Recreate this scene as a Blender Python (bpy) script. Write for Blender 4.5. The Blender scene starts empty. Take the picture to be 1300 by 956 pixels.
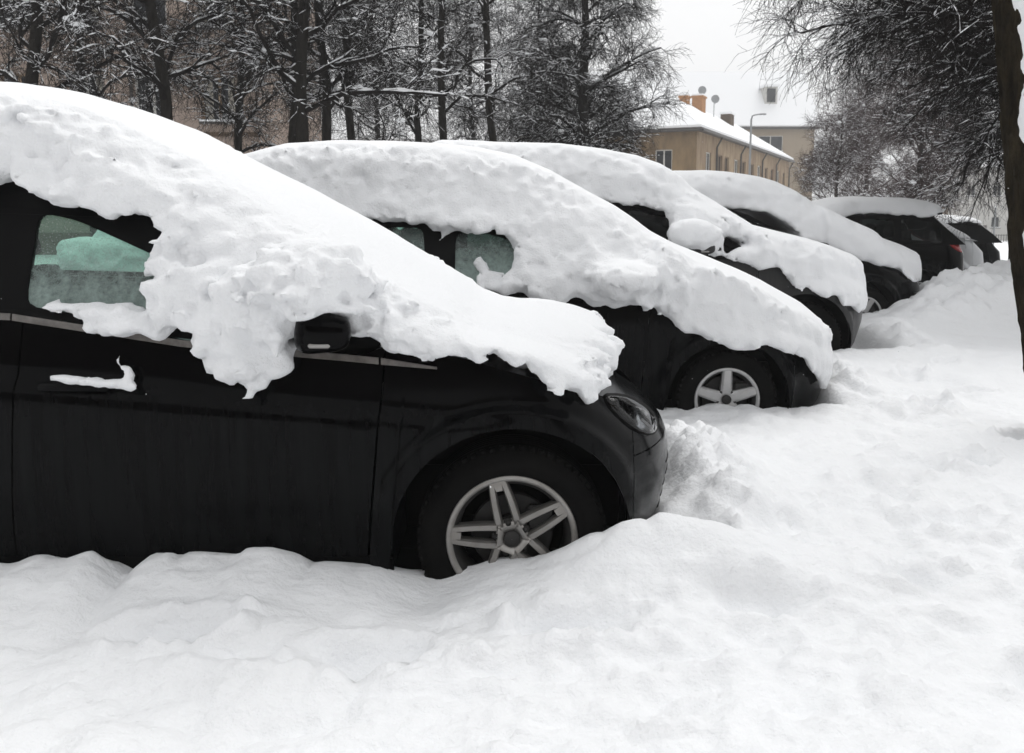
import bpy, bmesh, math, random
import numpy as np
from mathutils import Vector, geometry
from math import radians as RAD, pi as PI

scene = bpy.context.scene
COL = scene.collection
random.seed(7)

# ------------------------------------------------------------------ camera
CAM_H, PITCH = 1.43, math.atan(158 / 1180.0)
cam_d = bpy.data.cameras.new("camera")
cam_d.sensor_fit = 'HORIZONTAL'
cam_d.sensor_width = 36.0
cam_d.lens = 36.0 * 1180.0 / 1300.0
cam_d.shift_y = -45.0 / 1300.0          # the picture area sits a little above the frame centre
cam_d.clip_start, cam_d.clip_end = 0.1, 2000.0
cam_d.dof.use_dof = True
cam_d.dof.focus_distance = 4.2
cam_d.dof.aperture_fstop = 9.0
cam = bpy.data.objects.new("camera", cam_d)
cam.location = (0, 0, CAM_H)
cam.rotation_euler = (PI / 2 - PITCH, 0, 0)
COL.objects.link(cam)
scene.camera = cam

# ------------------------------------------------------------------ daylight
SUN_EL, SUN_AZ = RAD(58), RAD(35)
world = bpy.data.worlds.new("World")
scene.world = world
world.use_nodes = True
wn, wl = world.node_tree.nodes, world.node_tree.links
wn.clear()
sky = wn.new('ShaderNodeTexSky')
sky.sky_type = 'NISHITA'
sky.sun_disc = False
sky.sun_elevation, sky.sun_rotation = SUN_EL, SUN_AZ
sky.air_density, sky.dust_density, sky.ozone_density = 1.0, 6.0, 1.0
hsv = wn.new('ShaderNodeHueSaturation')          # thick cloud: nearly colourless
hsv.inputs['Saturation'].default_value = 0.04
cloud = wn.new('ShaderNodeMixRGB')
cloud.inputs['Fac'].default_value = 0.85
cloud.inputs['Color2'].default_value = (11.0, 11.05, 11.15, 1)
bg = wn.new('ShaderNodeBackground')
bg.inputs['Strength'].default_value = 0.1
out = wn.new('ShaderNodeOutputWorld')
wl.new(sky.outputs[0], hsv.inputs['Color'])
wl.new(hsv.outputs[0], cloud.inputs['Color1'])
wl.new(cloud.outputs[0], bg.inputs['Color'])
wl.new(bg.outputs[0], out.inputs['Surface'])

sd = bpy.data.lights.new("sun", 'SUN')
sd.energy, sd.angle, sd.color = 1.5, RAD(40), (1.0, 0.985, 0.96)
sun = bpy.data.objects.new("sun", sd)
sun.rotation_euler = (PI / 2 - SUN_EL, 0, PI - SUN_AZ)
COL.objects.link(sun)

scene.view_settings.view_transform = 'Standard'
scene.view_settings.look = 'None'
scene.view_settings.exposure = 0.09
scene.view_settings.gamma = 1.0
scene.render.engine = 'CYCLES'
cy = scene.cycles
cy.use_denoising = True
cy.max_bounces, cy.diffuse_bounces, cy.glossy_bounces = 8, 4, 3
cy.transparent_max_bounces, cy.volume_bounces = 12, 0
cy.use_adaptive_sampling = True

# ------------------------------------------------------------------ helpers
F_PX = 1180.0
_c, _s = math.cos(PITCH), math.sin(PITCH)


def at(u, v, Y):
    """point of the place at distance Y seen at photograph pixel (u, v)"""
    x, y = (u - 650) / F_PX, -(v - 433) / F_PX
    dx, dy, dz = x, _c + y * _s, -_s + y * _c
    k = Y / dy
    return dx * k, Y, CAM_H + dz * k


def tag(o, label=None, cat=None, group=None, kind=None):
    for k, v in (("label", label), ("category", cat), ("group", group), ("kind", kind)):
        if v:
            o[k] = v
    return o


def empty(name, loc=(0, 0, 0), rz=0.0):
    o = bpy.data.objects.new(name, None)
    o.empty_display_size = 0.2
    o.location, o.rotation_euler = loc, (0, 0, rz)
    COL.objects.link(o)
    return o


def meshdata(name, V, Fs, mat, smooth=True):
    """V (n,3); Fs = list of index arrays (m,3)/(m,4) or python lists"""
    V = np.asarray(V, dtype=np.float32).reshape(-1, 3)
    if isinstance(Fs, np.ndarray):
        Fs = [Fs]
    me = bpy.data.meshes.new(name)
    arrs = [np.asarray(f, dtype=np.int32) for f in Fs if len(f)]
    tot = np.concatenate([np.full(len(a), a.shape[1], np.int32) for a in arrs])
    idx = np.concatenate([a.ravel() for a in arrs])
    me.vertices.add(len(V))
    me.vertices.foreach_set("co", V.ravel())
    me.loops.add(len(idx))
    me.loops.foreach_set("vertex_index", idx)
    me.polygons.add(len(tot))
    st = np.zeros(len(tot), np.int32)
    st[1:] = np.cumsum(tot)[:-1]
    me.polygons.foreach_set("loop_start", st)
    me.polygons.foreach_set("loop_total", tot)
    me.polygons.foreach_set("use_smooth", np.full(len(tot), smooth, dtype=bool))
    me.update(calc_edges=True)
    me.validate()
    if mat:
        me.materials.append(mat)
    return me


def mk(name, V, Fs, mat, parent=None, smooth=True, loc=None):
    o = bpy.data.objects.new(name, meshdata(name, V, Fs, mat, smooth))
    COL.objects.link(o)
    if parent:
        o.parent = parent
    if loc:
        o.location = loc
    return o


def share(name, src, parent=None, loc=(0, 0, 0), scale=(1, 1, 1), rot=(0, 0, 0)):
    o = bpy.data.objects.new(name, src.data)
    COL.objects.link(o)
    o.parent = parent
    o.location, o.scale, o.rotation_euler = loc, scale, rot
    return o


class Geo:
    """collects polygons for one mesh"""
    def __init__(self):
        self.V, self.T, self.Q = [], [], []

    def add(self, V, Q=(), T=()):
        b = len(self.V)
        self.V += [tuple(p) for p in V]
        self.Q += [tuple(i + b for i in q) for q in Q]
        self.T += [tuple(i + b for i in t) for t in T]

    def box(self, c, s, ch=0.0, M=None):
        """box, optionally with chamfered edges"""
        bm = bmesh.new()
        bmesh.ops.create_cube(bm, size=1.0)
        for v in bm.verts:
            v.co = Vector((v.co.x * s[0], v.co.y * s[1], v.co.z * s[2]))
        if ch > 0:
            bmesh.ops.bevel(bm, geom=list(bm.edges), offset=ch, segments=2 if ch > 0.02 else 1, affect='EDGES', profile=0.6)
        bm.verts.index_update()
        V = []
        for v in bm.verts:
            p = v.co.copy()
            if M is not None:
                p = M @ p
            V.append((p.x + c[0], p.y + c[1], p.z + c[2]))
        Q = [[v.index for v in f.verts] for f in bm.faces if len(f.verts) == 4]
        T = []
        for f in bm.faces:
            if len(f.verts) == 3:
                T.append([v.index for v in f.verts])
            elif len(f.verts) > 4:
                ids = [v.index for v in f.verts]
                T += [(ids[0], ids[i], ids[i + 1]) for i in range(1, len(ids) - 1)]
        bm.free()
        self.add(V, Q, T)

    def lathe(self, prof, n=48, axis='y', c=(0, 0, 0)):
        """prof [(r, a)] turned about the axis"""
        V, Q = [], []
        m = len(prof)
        for i in range(n):
            t = 2 * PI * i / n
            ct, st = math.cos(t), math.sin(t)
            for r, a in prof:
                if axis == 'y':
                    V.append((c[0] + r * ct, c[1] + a, c[2] + r * st))
                elif axis == 'z':
                    V.append((c[0] + r * ct, c[1] + r * st, c[2] + a))
                else:
                    V.append((c[0] + a, c[1] + r * ct, c[2] + r * st))
        for i in range(n):
            j = (i + 1) % n
            for k in range(m - 1):
                Q.append((i * m + k, i * m + k + 1, j * m + k + 1, j * m + k))
        self.add(V, Q)

    def tube(self, pts, r, n=6):
        pts = np.asarray(pts, float)[None]
        R = np.full(pts.shape[:2], r) if np.isscalar(r) else np.asarray(r, float)[None]
        V, Q = tubes(pts, R, n)
        self.add(V, Q)

    def build(self, name, mat, parent=None, smooth=False, loc=None):
        fs = []
        if self.Q:
            fs.append(np.array(self.Q))
        if self.T:
            fs.append(np.array(self.T))
        return mk(name, np.array(self.V), fs, mat, parent, smooth, loc)


def tubes(P, R, sides=4, off=None):
    """many tubes at once: P (N,K,3), R (N,K)"""
    N, K, _ = P.shape
    T = np.empty_like(P)
    T[:, 1:-1] = P[:, 2:] - P[:, :-2]
    T[:, 0] = P[:, 1] - P[:, 0]
    T[:, -1] = P[:, -1] - P[:, -2]
    T /= np.linalg.norm(T, axis=2, keepdims=True) + 1e-9
    ref = np.where(np.abs(T[:, :1, 2:3]) > 0.8, np.array([1.0, 0.1, 0]), np.array([0.0, 0.13, 1.0]))
    U = np.cross(T, np.broadcast_to(ref, T.shape))
    U /= np.linalg.norm(U, axis=2, keepdims=True) + 1e-9
    W = np.cross(T, U)
    a = np.arange(sides) * 2 * PI / sides
    V = P[:, :, None] + R[:, :, None, None] * (np.cos(a)[None, None, :, None] * U[:, :, None] + np.sin(a)[None, None, :, None] * W[:, :, None])
    base = np.arange(N)[:, None, None] * K * sides + np.arange(K - 1)[None, :, None] * sides
    i0 = np.arange(sides)[None, None]
    i1 = (i0 + 1) % sides
    Q = np.stack([base + i0, base + i1, base + sides + i1, base + sides + i0], axis=-1).reshape(-1, 4)
    return V.reshape(-1, 3), Q


# value noise --------------------------------------------------------------
_rng0 = np.random.RandomState(11)
_LAT = _rng0.rand(64, 64, 64).astype(np.float32) * 2 - 1


def vnoise(x, y, z=0.0, seed=0):
    x, y, z = np.broadcast_arrays(np.asarray(x, np.float32) + 17.3 * seed, np.asarray(y, np.float32) + 5.1 * seed, np.asarray(z, np.float32) + 9.7 * seed)
    xi, yi, zi = np.floor(x).astype(np.int32), np.floor(y).astype(np.int32), np.floor(z).astype(np.int32)
    fx, fy, fz = x - xi, y - yi, z - zi
    fx, fy, fz = [f * f * f * (f * (f * 6 - 15) + 10) for f in (fx, fy, fz)]
    x0, y0, z0 = xi & 63, yi & 63, zi & 63
    x1, y1, z1 = (xi + 1) & 63, (yi + 1) & 63, (zi + 1) & 63
    L = _LAT
    a = L[x0, y0, z0] * (1 - fx) + L[x1, y0, z0] * fx
    b = L[x0, y1, z0] * (1 - fx) + L[x1, y1, z0] * fx
    c = L[x0, y0, z1] * (1 - fx) + L[x1, y0, z1] * fx
    d = L[x0, y1, z1] * (1 - fx) + L[x1, y1, z1] * fx
    return (a * (1 - fy) + b * fy) * (1 - fz) + (c * (1 - fy) + d * fy) * fz


def fbm(x, y, z=0.0, o=3, seed=0):
    r, a, f = 0.0, 1.0, 1.0
    for i in range(o):
        r = r + a * vnoise(x * f, y * f, z * f, seed + 3 * i)
        a *= 0.5
        f *= 2.03
    return r


def sstep(a, b, x):
    t = np.clip((x - a) / (b - a), 0, 1)
    return t * t * (3 - 2 * t)


def smax(a, b, k):
    h = np.clip(k - np.abs(a - b), 0, None) / k
    return np.maximum(a, b) + h * h * k * 0.25


def smin(a, b, k):
    return -smax(-a, -b, k)


def poly_sdf(P, X, Z):
    """signed distance (negative inside) to polygon P"""
    P = np.asarray(P, float)
    d = np.full(X.shape, 1e9)
    ins = np.zeros(X.shape, bool)
    n = len(P)
    for i in range(n):
        a, b = P[i], P[(i + 1) % n]
        e = b - a
        wx, wz = X - a[0], Z - a[1]
        t = np.clip((wx * e[0] + wz * e[1]) / (e @ e + 1e-12), 0, 1)
        d = np.minimum(d, (wx - e[0] * t) ** 2 + (wz - e[1] * t) ** 2)
        if a[1] != b[1]:
            cond = (a[1] > Z) != (b[1] > Z)
            ins ^= cond & (X < (b[0] - a[0]) * (Z - a[1]) / (b[1] - a[1]) + a[0])
    d = np.sqrt(d)
    return np.where(ins, -d, d)


def surface_nets(f, org, h):
    """quads of the zero surface of the sampled field f (negative inside)"""
    s = f < 0
    nx, ny, nz = f.shape
    cnt = np.zeros((nx - 1, ny - 1, nz - 1), np.int16)
    acc = np.zeros((nx - 1, ny - 1, nz - 1, 3), np.float32)
    cs = [(i, j, k) for i in (0, 1) for j in (0, 1) for k in (0, 1)]
    sl = lambda a, o: a[o[0]:nx - 1 + o[0], o[1]:ny - 1 + o[1], o[2]:nz - 1 + o[2]]
    corner_sum = sum(sl(s, o).astype(np.int8) for o in cs)
    act = (corner_sum > 0) & (corner_sum < 8)
    ii, jj, kk = np.nonzero(act)
    acc = np.zeros((len(ii), 3), np.float32)
    cnt = np.zeros(len(ii), np.float32)
    for ax in range(3):
        for o in cs:
            if o[ax]:
                continue
            o2 = list(o)
            o2[ax] = 1
            f0 = f[ii + o[0], jj + o[1], kk + o[2]]
            f1 = f[ii + o2[0], jj + o2[1], kk + o2[2]]
            m = (f0 < 0) != (f1 < 0)
            t = np.where(m, f0 / np.where(m, f0 - f1, 1), 0)
            p = np.array(o, np.float32)[None].repeat(len(ii), 0)
            p[:, ax] += t
            acc += p * m[:, None]
            cnt += m
    V = (acc / cnt[:, None] + np.stack([ii, jj, kk], 1)) * h + np.asarray(org)
    vid = np.full((nx - 1, ny - 1, nz - 1), -1, np.int32)
    vid[ii, jj, kk] = np.arange(len(ii))
    Q = []
    for ax in range(3):
        b, c = [(1, 2), (2, 0), (0, 1)][ax]
        sa = [slice(None)] * 3
        sb = [slice(None)] * 3
        sa[ax], sb[ax] = slice(0, -1), slice(1, None)
        A, B = s[tuple(sa)], s[tuple(sb)]
        e = np.argwhere(A != B)
        ok = (e[:, b] > 0) & (e[:, c] > 0) & (e[:, b] < f.shape[b] - 1) & (e[:, c] < f.shape[c] - 1)
        e = e[ok]
        def g(db, dc):
            q = e.copy()
            q[:, b] -= db
            q[:, c] -= dc
            return vid[q[:, 0], q[:, 1], q[:, 2]]
        quad = np.stack([g(1, 1), g(0, 1), g(0, 0), g(1, 0)], 1)
        flip = ~A[e[:, 0], e[:, 1], e[:, 2]]
        quad[flip] = quad[flip][:, ::-1]
        Q.append(quad)
    return V, np.concatenate(Q)


def resample(pts, n):
    """n points evenly along a polyline"""
    p = np.asarray(pts, float)
    d = np.concatenate([[0], np.cumsum(np.linalg.norm(np.diff(p, axis=0), axis=1))])
    t = np.linspace(0, d[-1], n)
    return np.stack([np.interp(t, d, p[:, k]) for k in range(p.shape[1])], 1)


def chaikin(P, it=2, closed=True):
    P = np.asarray(P, float)
    for _ in range(it):
        if closed:
            Q = np.roll(P, -1, 0)
            P = np.stack([P * .75 + Q * .25, P * .25 + Q * .75], 1).reshape(-1, P.shape[1])
        else:
            A, B = P[:-1], P[1:]
            M = np.stack([A * .75 + B * .25, A * .25 + B * .75], 1).reshape(-1, P.shape[1])
            P = np.concatenate([P[:1], M[1:-1], P[-1:]])
    return P


# ------------------------------------------------------------------ materials
def mat(name, col, rough=0.6, metal=0.0, spec=0.5, noise=None, bump=None, coat=0.0, stretch=None, sss=0.0, alpha=None):
    """noise=(scale, amount, colour2) mottles the colour; bump=(scale, strength, distance)"""
    m = bpy.data.materials.new(name)
    m.use_nodes = True
    nt = m.node_tree
    n, l = nt.nodes, nt.links
    b = n['Principled BSDF']
    b.inputs['Base Color'].default_value = (*col, 1)
    b.inputs['Roughness'].default_value = rough
    b.inputs['Metallic'].default_value = metal
    b.inputs['Specular IOR Level'].default_value = spec
    if coat:
        b.inputs['Coat Weight'].default_value = coat
        b.inputs['Coat Roughness'].default_value = 0.08
    if sss:
        b.inputs['Subsurface Weight'].default_value = sss
        b.inputs['Subsurface Radius'].default_value = (0.03, 0.035, 0.04)
        b.inputs['Subsurface Scale'].default_value = 0.6
    tc = n.new('ShaderNodeTexCoord')
    src = tc.outputs['Object']
    if stretch:
        mp = n.new('ShaderNodeMapping')
        mp.inputs['Scale'].default_value = stretch
        l.new(src, mp.inputs['Vector'])
        src = mp.outputs[0]
    if noise:
        t = n.new('ShaderNodeTexNoise')
        t.inputs['Scale'].default_value = noise[0]
        t.inputs['Detail'].default_value = 6
        t.inputs['Roughness'].default_value = 0.65
        l.new(src, t.inputs['Vector'])
        r = n.new('ShaderNodeValToRGB')
        r.color_ramp.elements[0].position, r.color_ramp.elements[1].position = 0.35, 0.68
        r.color_ramp.elements[0].color = (*col, 1)
        r.color_ramp.elements[1].color = (*[c * (1 - noise[1]) + d * noise[1] for c, d in zip(col, noise[2])], 1)
        l.new(t.outputs['Fac'], r.inputs['Fac'])
        l.new(r.outputs[0], b.inputs['Base Color'])
    if bump:
        t2 = n.new('ShaderNodeTexNoise')
        t2.inputs['Scale'].default_value = bump[0]
        t2.inputs['Detail'].default_value = 5
        t2.inputs['Roughness'].default_value = 0.6
        l.new(src, t2.inputs['Vector'])
        bp = n.new('ShaderNodeBump')
        bp.inputs['Strength'].default_value = bump[1]
        bp.inputs['Distance'].default_value = bump[2]
        l.new(t2.outputs['Fac'], bp.inputs['Height'])
        l.new(bp.outputs[0], b.inputs['Normal'])
    return m


def glass(name, tint, spec_ior=1.45, dirt=0.0):
    m = bpy.data.materials.new(name)
    m.use_nodes = True
    n, l = m.node_tree.nodes, m.node_tree.links
    n.clear()
    o = n.new('ShaderNodeOutputMaterial')
    tr = n.new('ShaderNodeBsdfTransparent')
    tr.inputs[0].default_value = (*tint, 1)
    gl = n.new('ShaderNodeBsdfGlossy')
    gl.inputs['Roughness'].default_value = 0.05
    gl.inputs[0].default_value = (0.8, 0.8, 0.8, 1)
    fr = n.new('ShaderNodeFresnel')
    fr.inputs[0].default_value = spec_ior
    mx = n.new('ShaderNodeMixShader')
    l.new(fr.outputs[0], mx.inputs[0])
    l.new(tr.outputs[0], mx.inputs[1])
    l.new(gl.outputs[0], mx.inputs[2])
    last = mx
    if dirt:
        df = n.new('ShaderNodeBsdfTranslucent')
        df.inputs[0].default_value = (0.7, 0.78, 0.76, 1)
        df2 = n.new('ShaderNodeBsdfDiffuse')
        df2.inputs[0].default_value = (0.5, 0.55, 0.54, 1)
        ad = n.new('ShaderNodeMixShader')
        l.new(df.outputs[0], ad.inputs[1])
        l.new(df2.outputs[0], ad.inputs[2])
        tc = n.new('ShaderNodeTexCoord')
        vo = n.new('ShaderNodeTexVoronoi')                # beads of melt water
        vo.inputs['Scale'].default_value = 95
        l.new(tc.outputs['Object'], vo.inputs['Vector'])
        rp = n.new('ShaderNodeValToRGB')
        rp.color_ramp.elements[0].position, rp.color_ramp.elements[1].position = 0.16, 0.26
        rp.color_ramp.elements[0].color = (dirt * 2.2,) * 3 + (1,)
        rp.color_ramp.elements[1].color = (dirt * 0.35,) * 3 + (1,)
        l.new(vo.outputs['Distance'], rp.inputs[0])
        m2 = n.new('ShaderNodeMixShader')
        l.new(rp.outputs[0], m2.inputs[0])
        l.new(last.outputs[0], m2.inputs[1])
        l.new(ad.outputs[0], m2.inputs[2])
        last = m2
    l.new(last.outputs[0], o.inputs[0])
    return m


M = {}
M['snow'] = mat('snow', (0.85, 0.86, 0.875), 0.8, spec=0.1, bump=(85, 0.7, 0.010), sss=0.0)
M['snow_far'] = mat('snow_far', (0.86, 0.87, 0.885), 0.8, spec=0.1)
M['ground_snow'] = mat('ground_snow', (0.86, 0.87, 0.885), 0.75, spec=0.2, bump=(30, 0.6, 0.02), noise=(1.2, 0.25, (0.74, 0.745, 0.75)))
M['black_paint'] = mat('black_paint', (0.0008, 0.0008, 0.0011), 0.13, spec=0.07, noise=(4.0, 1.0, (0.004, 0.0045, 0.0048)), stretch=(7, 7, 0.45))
def frost(name, z_lo, z_hi, amount):
    """thin broken ice on a pane, densest at its foot"""
    m = bpy.data.materials.new(name)
    m.use_nodes = True
    n, l = m.node_tree.nodes, m.node_tree.links
    n.clear()
    o = n.new('ShaderNodeOutputMaterial')
    tr = n.new('ShaderNodeBsdfTransparent')
    df = n.new('ShaderNodeBsdfDiffuse')
    df.inputs[0].default_value = (.55, .68, .64, 1)
    tl = n.new('ShaderNodeBsdfTranslucent')
    tl.inputs[0].default_value = (.62, .80, .74, 1)
    a = n.new('ShaderNodeMixShader')
    l.new(df.outputs[0], a.inputs[1])
    l.new(tl.outputs[0], a.inputs[2])
    tc = n.new('ShaderNodeTexCoord')
    sx = n.new('ShaderNodeSeparateXYZ')
    l.new(tc.outputs['Object'], sx.inputs[0])
    mr = n.new('ShaderNodeMapRange')
    mr.inputs['From Min'].default_value, mr.inputs['From Max'].default_value = z_hi, z_lo
    l.new(sx.outputs['Z'], mr.inputs['Value'])
    nz = n.new('ShaderNodeTexNoise')
    nz.inputs['Scale'].default_value = 26
    nz.inputs['Detail'].default_value = 7
    nz.inputs['Roughness'].default_value = .75
    l.new(tc.outputs['Object'], nz.inputs['Vector'])
    ad = n.new('ShaderNodeMath')
    ad.operation = 'MULTIPLY_ADD'
    ad.inputs[1].default_value, ad.inputs[2].default_value = .55, -.30
    l.new(mr.outputs[0], ad.inputs[0])
    a2 = n.new('ShaderNodeMath')
    a2.operation = 'ADD'
    l.new(ad.outputs[0], a2.inputs[0])
    l.new(nz.outputs['Fac'], a2.inputs[1])
    rp = n.new('ShaderNodeMapRange')
    rp.inputs['From Min'].default_value, rp.inputs['From Max'].default_value = .28, .75
    rp.inputs['To Min'].default_value, rp.inputs['To Max'].default_value = .05, amount
    l.new(a2.outputs[0], rp.inputs['Value'])
    mx = n.new('ShaderNodeMixShader')
    l.new(rp.outputs[0], mx.inputs[0])
    l.new(tr.outputs[0], mx.inputs[1])
    l.new(a.outputs[0], mx.inputs[2])
    l.new(mx.outputs[0], o.inputs[0])
    return m


M['frost'] = frost('frost', 1.10, 1.36, .8)


def salt_and_sheen(m, z0, z1):
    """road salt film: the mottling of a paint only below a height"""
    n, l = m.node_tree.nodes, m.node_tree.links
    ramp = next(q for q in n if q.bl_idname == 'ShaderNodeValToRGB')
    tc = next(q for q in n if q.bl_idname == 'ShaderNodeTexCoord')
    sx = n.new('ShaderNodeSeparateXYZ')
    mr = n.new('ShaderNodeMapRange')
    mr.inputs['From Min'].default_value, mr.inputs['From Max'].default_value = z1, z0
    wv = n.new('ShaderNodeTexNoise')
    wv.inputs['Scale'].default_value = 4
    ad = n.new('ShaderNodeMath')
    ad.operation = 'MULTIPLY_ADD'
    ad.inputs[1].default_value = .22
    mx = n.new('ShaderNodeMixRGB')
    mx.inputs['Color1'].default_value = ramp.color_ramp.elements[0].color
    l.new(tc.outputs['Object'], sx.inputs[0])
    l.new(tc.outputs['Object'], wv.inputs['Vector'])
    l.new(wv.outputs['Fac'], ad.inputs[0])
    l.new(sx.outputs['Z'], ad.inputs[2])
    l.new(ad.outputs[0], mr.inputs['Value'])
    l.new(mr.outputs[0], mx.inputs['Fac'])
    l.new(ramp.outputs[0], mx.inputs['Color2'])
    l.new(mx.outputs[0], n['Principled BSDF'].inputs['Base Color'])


salt_and_sheen(M['black_paint'], .80, 1.02)  # lower doors lightened: salt streaks plus the snow's reflection painted in
M['grey_paint'] = mat('grey_paint', (0.02, 0.02, 0.021), 0.35, spec=0.3, noise=(5.0, 0.6, (0.035, 0.034, 0.033)), stretch=(9, 9, 0.5))
M['silver_paint'] = mat('silver_paint', (0.42, 0.43, 0.44), 0.35, metal=0.5)
M['black_plastic'] = mat('black_plastic', (0.002, 0.002, 0.0022), 0.5, spec=0.07)
M['rubber'] = mat('rubber', (0.003, 0.003, 0.003), 0.85, spec=0.06, noise=(9, 0.8, (0.008, 0.0077, 0.0073)))
M['alloy'] = mat('alloy', (0.34, 0.33, 0.315), 0.38, metal=0.75, noise=(7, 0.6, (0.13, 0.115, 0.10)))
M['bright_alloy'] = mat('bright_alloy', (0.5, 0.5, 0.5), 0.42, metal=0.7, noise=(9, 0.4, (0.26, 0.25, 0.24)))
M['dark_alloy'] = mat('dark_alloy', (0.03, 0.029, 0.028), 0.6, metal=0.5)
M['chrome'] = mat('chrome', (0.22, 0.21, 0.20), 0.35, metal=0.9, noise=(30, 0.6, (0.08, 0.075, 0.07)))
M['tint_glass'] = glass('tint_glass', (0.60, 0.81, 0.73), dirt=0.2)
M['dark_glass'] = glass('dark_glass', (0.16, 0.18, 0.175), dirt=0.03)
M['clear_glass'] = glass('clear_glass', (0.86, 0.88, 0.88), 1.4)
M['reflector'] = mat('reflector', (0.55, 0.55, 0.56), 0.25, metal=0.9)
M['red_lens'] = mat('red_lens', (0.35, 0.012, 0.012), 0.2, spec=0.5)
M['fabric'] = mat('fabric', (0.012, 0.0125, 0.013), 0.9, spec=0.1)
M['indicator_lens'] = mat('indicator_lens', (0.30, 0.29, 0.28), 0.25, spec=0.5)
M['bark'] = mat('bark', (0.012, 0.0105, 0.009), 0.95, spec=0.05, noise=(14, 0.8, (0.032, 0.028, 0.023)), bump=(30, 0.9, 0.03), stretch=(1, 1, 0.3))
M['mossy_bark'] = mat('mossy_bark', (0.011, 0.009, 0.007), 0.95, spec=0.05, noise=(13, 0.9, (0.042, 0.034, 0.021)), bump=(30, 1.0, 0.06), stretch=(1, 1, 0.3))
M['twig'] = mat('twig', (0.010, 0.008, 0.0075), 0.9, spec=0.05)
M['red_twig'] = mat('red_twig', (0.05, 0.032, 0.03), 0.9, spec=0.1)
M['yellow_plaster'] = mat('yellow_plaster', (0.38, 0.29, 0.19), 0.9, spec=0.1, noise=(1.3, 0.95, (0.19, 0.125, 0.085)), stretch=(1, 1, .45))
M['ochre_plaster'] = mat('ochre_plaster', (0.30, 0.21, 0.115), 0.9, spec=0.1, noise=(1.2, 0.85, (0.11, 0.075, 0.045)), stretch=(1, 1, 0.35))
M['brown_plaster'] = mat('brown_plaster', (0.27, 0.215, 0.18), 0.95, spec=0.1, noise=(0.6, 0.8, (0.38, 0.31, 0.265)), bump=(18, 0.4, 0.02))
M['base_plaster'] = mat('base_plaster', (0.12, 0.085, 0.06), 0.95, spec=0.1, noise=(2, 0.7, (0.06, 0.045, 0.035)))
M['pale_plaster'] = mat('pale_plaster', (0.55, 0.54, 0.52), 0.9, spec=0.1, noise=(0.5, 0.5, (0.42, 0.41, 0.38)))
M['beige_plaster'] = mat('beige_plaster', (0.33, 0.27, 0.20), 0.9, spec=0.1, noise=(0.5, 0.5, (0.26, 0.21, 0.16)), stretch=(6, 6, 0.3))
M['pane'] = mat('pane', (0.02, 0.023, 0.028), 0.08, spec=0.2)
M['white_frame'] = mat('white_frame', (0.6, 0.59, 0.56), 0.6, spec=0.3)
M['wood_frame'] = mat('wood_frame', (0.24, 0.17, 0.11), 0.7, spec=0.2)
M['curtain'] = mat('curtain', (0.32, 0.30, 0.26), 0.9, spec=0.1)
M['brown_door'] = mat('brown_door', (0.06, 0.04, 0.035), 0.6, spec=0.3)
M['chimney_brick'] = mat('chimney_brick', (0.42, 0.22, 0.10), 0.9, spec=0.1, noise=(6, 0.6, (0.26, 0.13, 0.07)))
M['gutter_metal'] = mat('gutter_metal', (0.05, 0.045, 0.042), 0.5, metal=0.3)
M['steel'] = mat('steel', (0.30, 0.31, 0.32), 0.5, metal=0.4)
M['iron'] = mat('iron', (0.02, 0.02, 0.021), 0.6, spec=0.2)
M['wood_board'] = mat('wood_board', (0.08, 0.065, 0.05), 0.9, spec=0.1, noise=(5, 0.6, (0.13, 0.11, 0.09)))
# ------------------------------------------------------------------ the cars' places (front wheel x, centre line y, half width, nose x)
PLACES = [(0.0, 3.96, 0.93, 0.70, 4.7), (1.32, 6.48, 0.90, 0.86, 4.5), (2.74, 8.92, 0.93, 0.86, 4.6), (3.89, 11.42, 0.90, 1.05, 4.5)]

# ------------------------------------------------------------------ snow covered ground
CREST = np.array([at(u, v, 2.97)[::2] for u, v in [(-700, 740), (-300, 730), (0, 722), (45, 711), (80, 719), (110, 708), (135, 722), (158, 739), (185, 713), (215, 709),
                  (260, 712), (300, 707), (312, 699), (340, 705), (390, 721), (440, 724), (480, 727), (510, 743), (545, 755), (580, 748), (620, 733), (680, 716), (720, 700), (750, 684), (790, 670), (840, 658), (900, 668), (1000, 690)]])
DENTS = [(x_, y_, .15, .075, .055, a_) for x_, y_, a_ in ((2.05, 3.2, .4), (2.35, 3.75, .5), (2.25, 4.4, .9), (2.75, 4.9, .6), (2.6, 5.6, 1.0), (3.1, 6.1, .7), (3.0, 6.9, 1.1), (3.5, 7.4, .9), (1.35, 2.95, .2), (1.85, 2.75, .1), (.75, 2.75, 0), (.2, 2.62, .1), (-.4, 2.5, .2), (-1.0, 2.6, .1), (2.6, 2.9, .3), (2.9, 3.6, .5), (3.4, 4.3, .6), (3.9, 5.2, .7))] + [(1.62, 2.45, .34, .07, .05, .3), (1.25, 2.62, .12, .06, .025, .1), (1.02, 3.35, .12, .09, .03, .4), (1.6, 3.9, .10, .22, .035, .2), (1.75, 3.5, .12, .12, .04, .6), (1.95, 4.4, .14, .2, .03, -.3),
         (2.3, 5.2, .16, .2, .03, .2), (2.6, 6.0, .16, .18, .035, 0), (3.0, 6.6, .2, .2, .03, .3), (0.7, 2.5, .10, .07, .02, .3), (0.2, 2.4, .3, .06, .02, .1), (-.5, 2.45, .3, .08, .02, -.1)]


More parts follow.
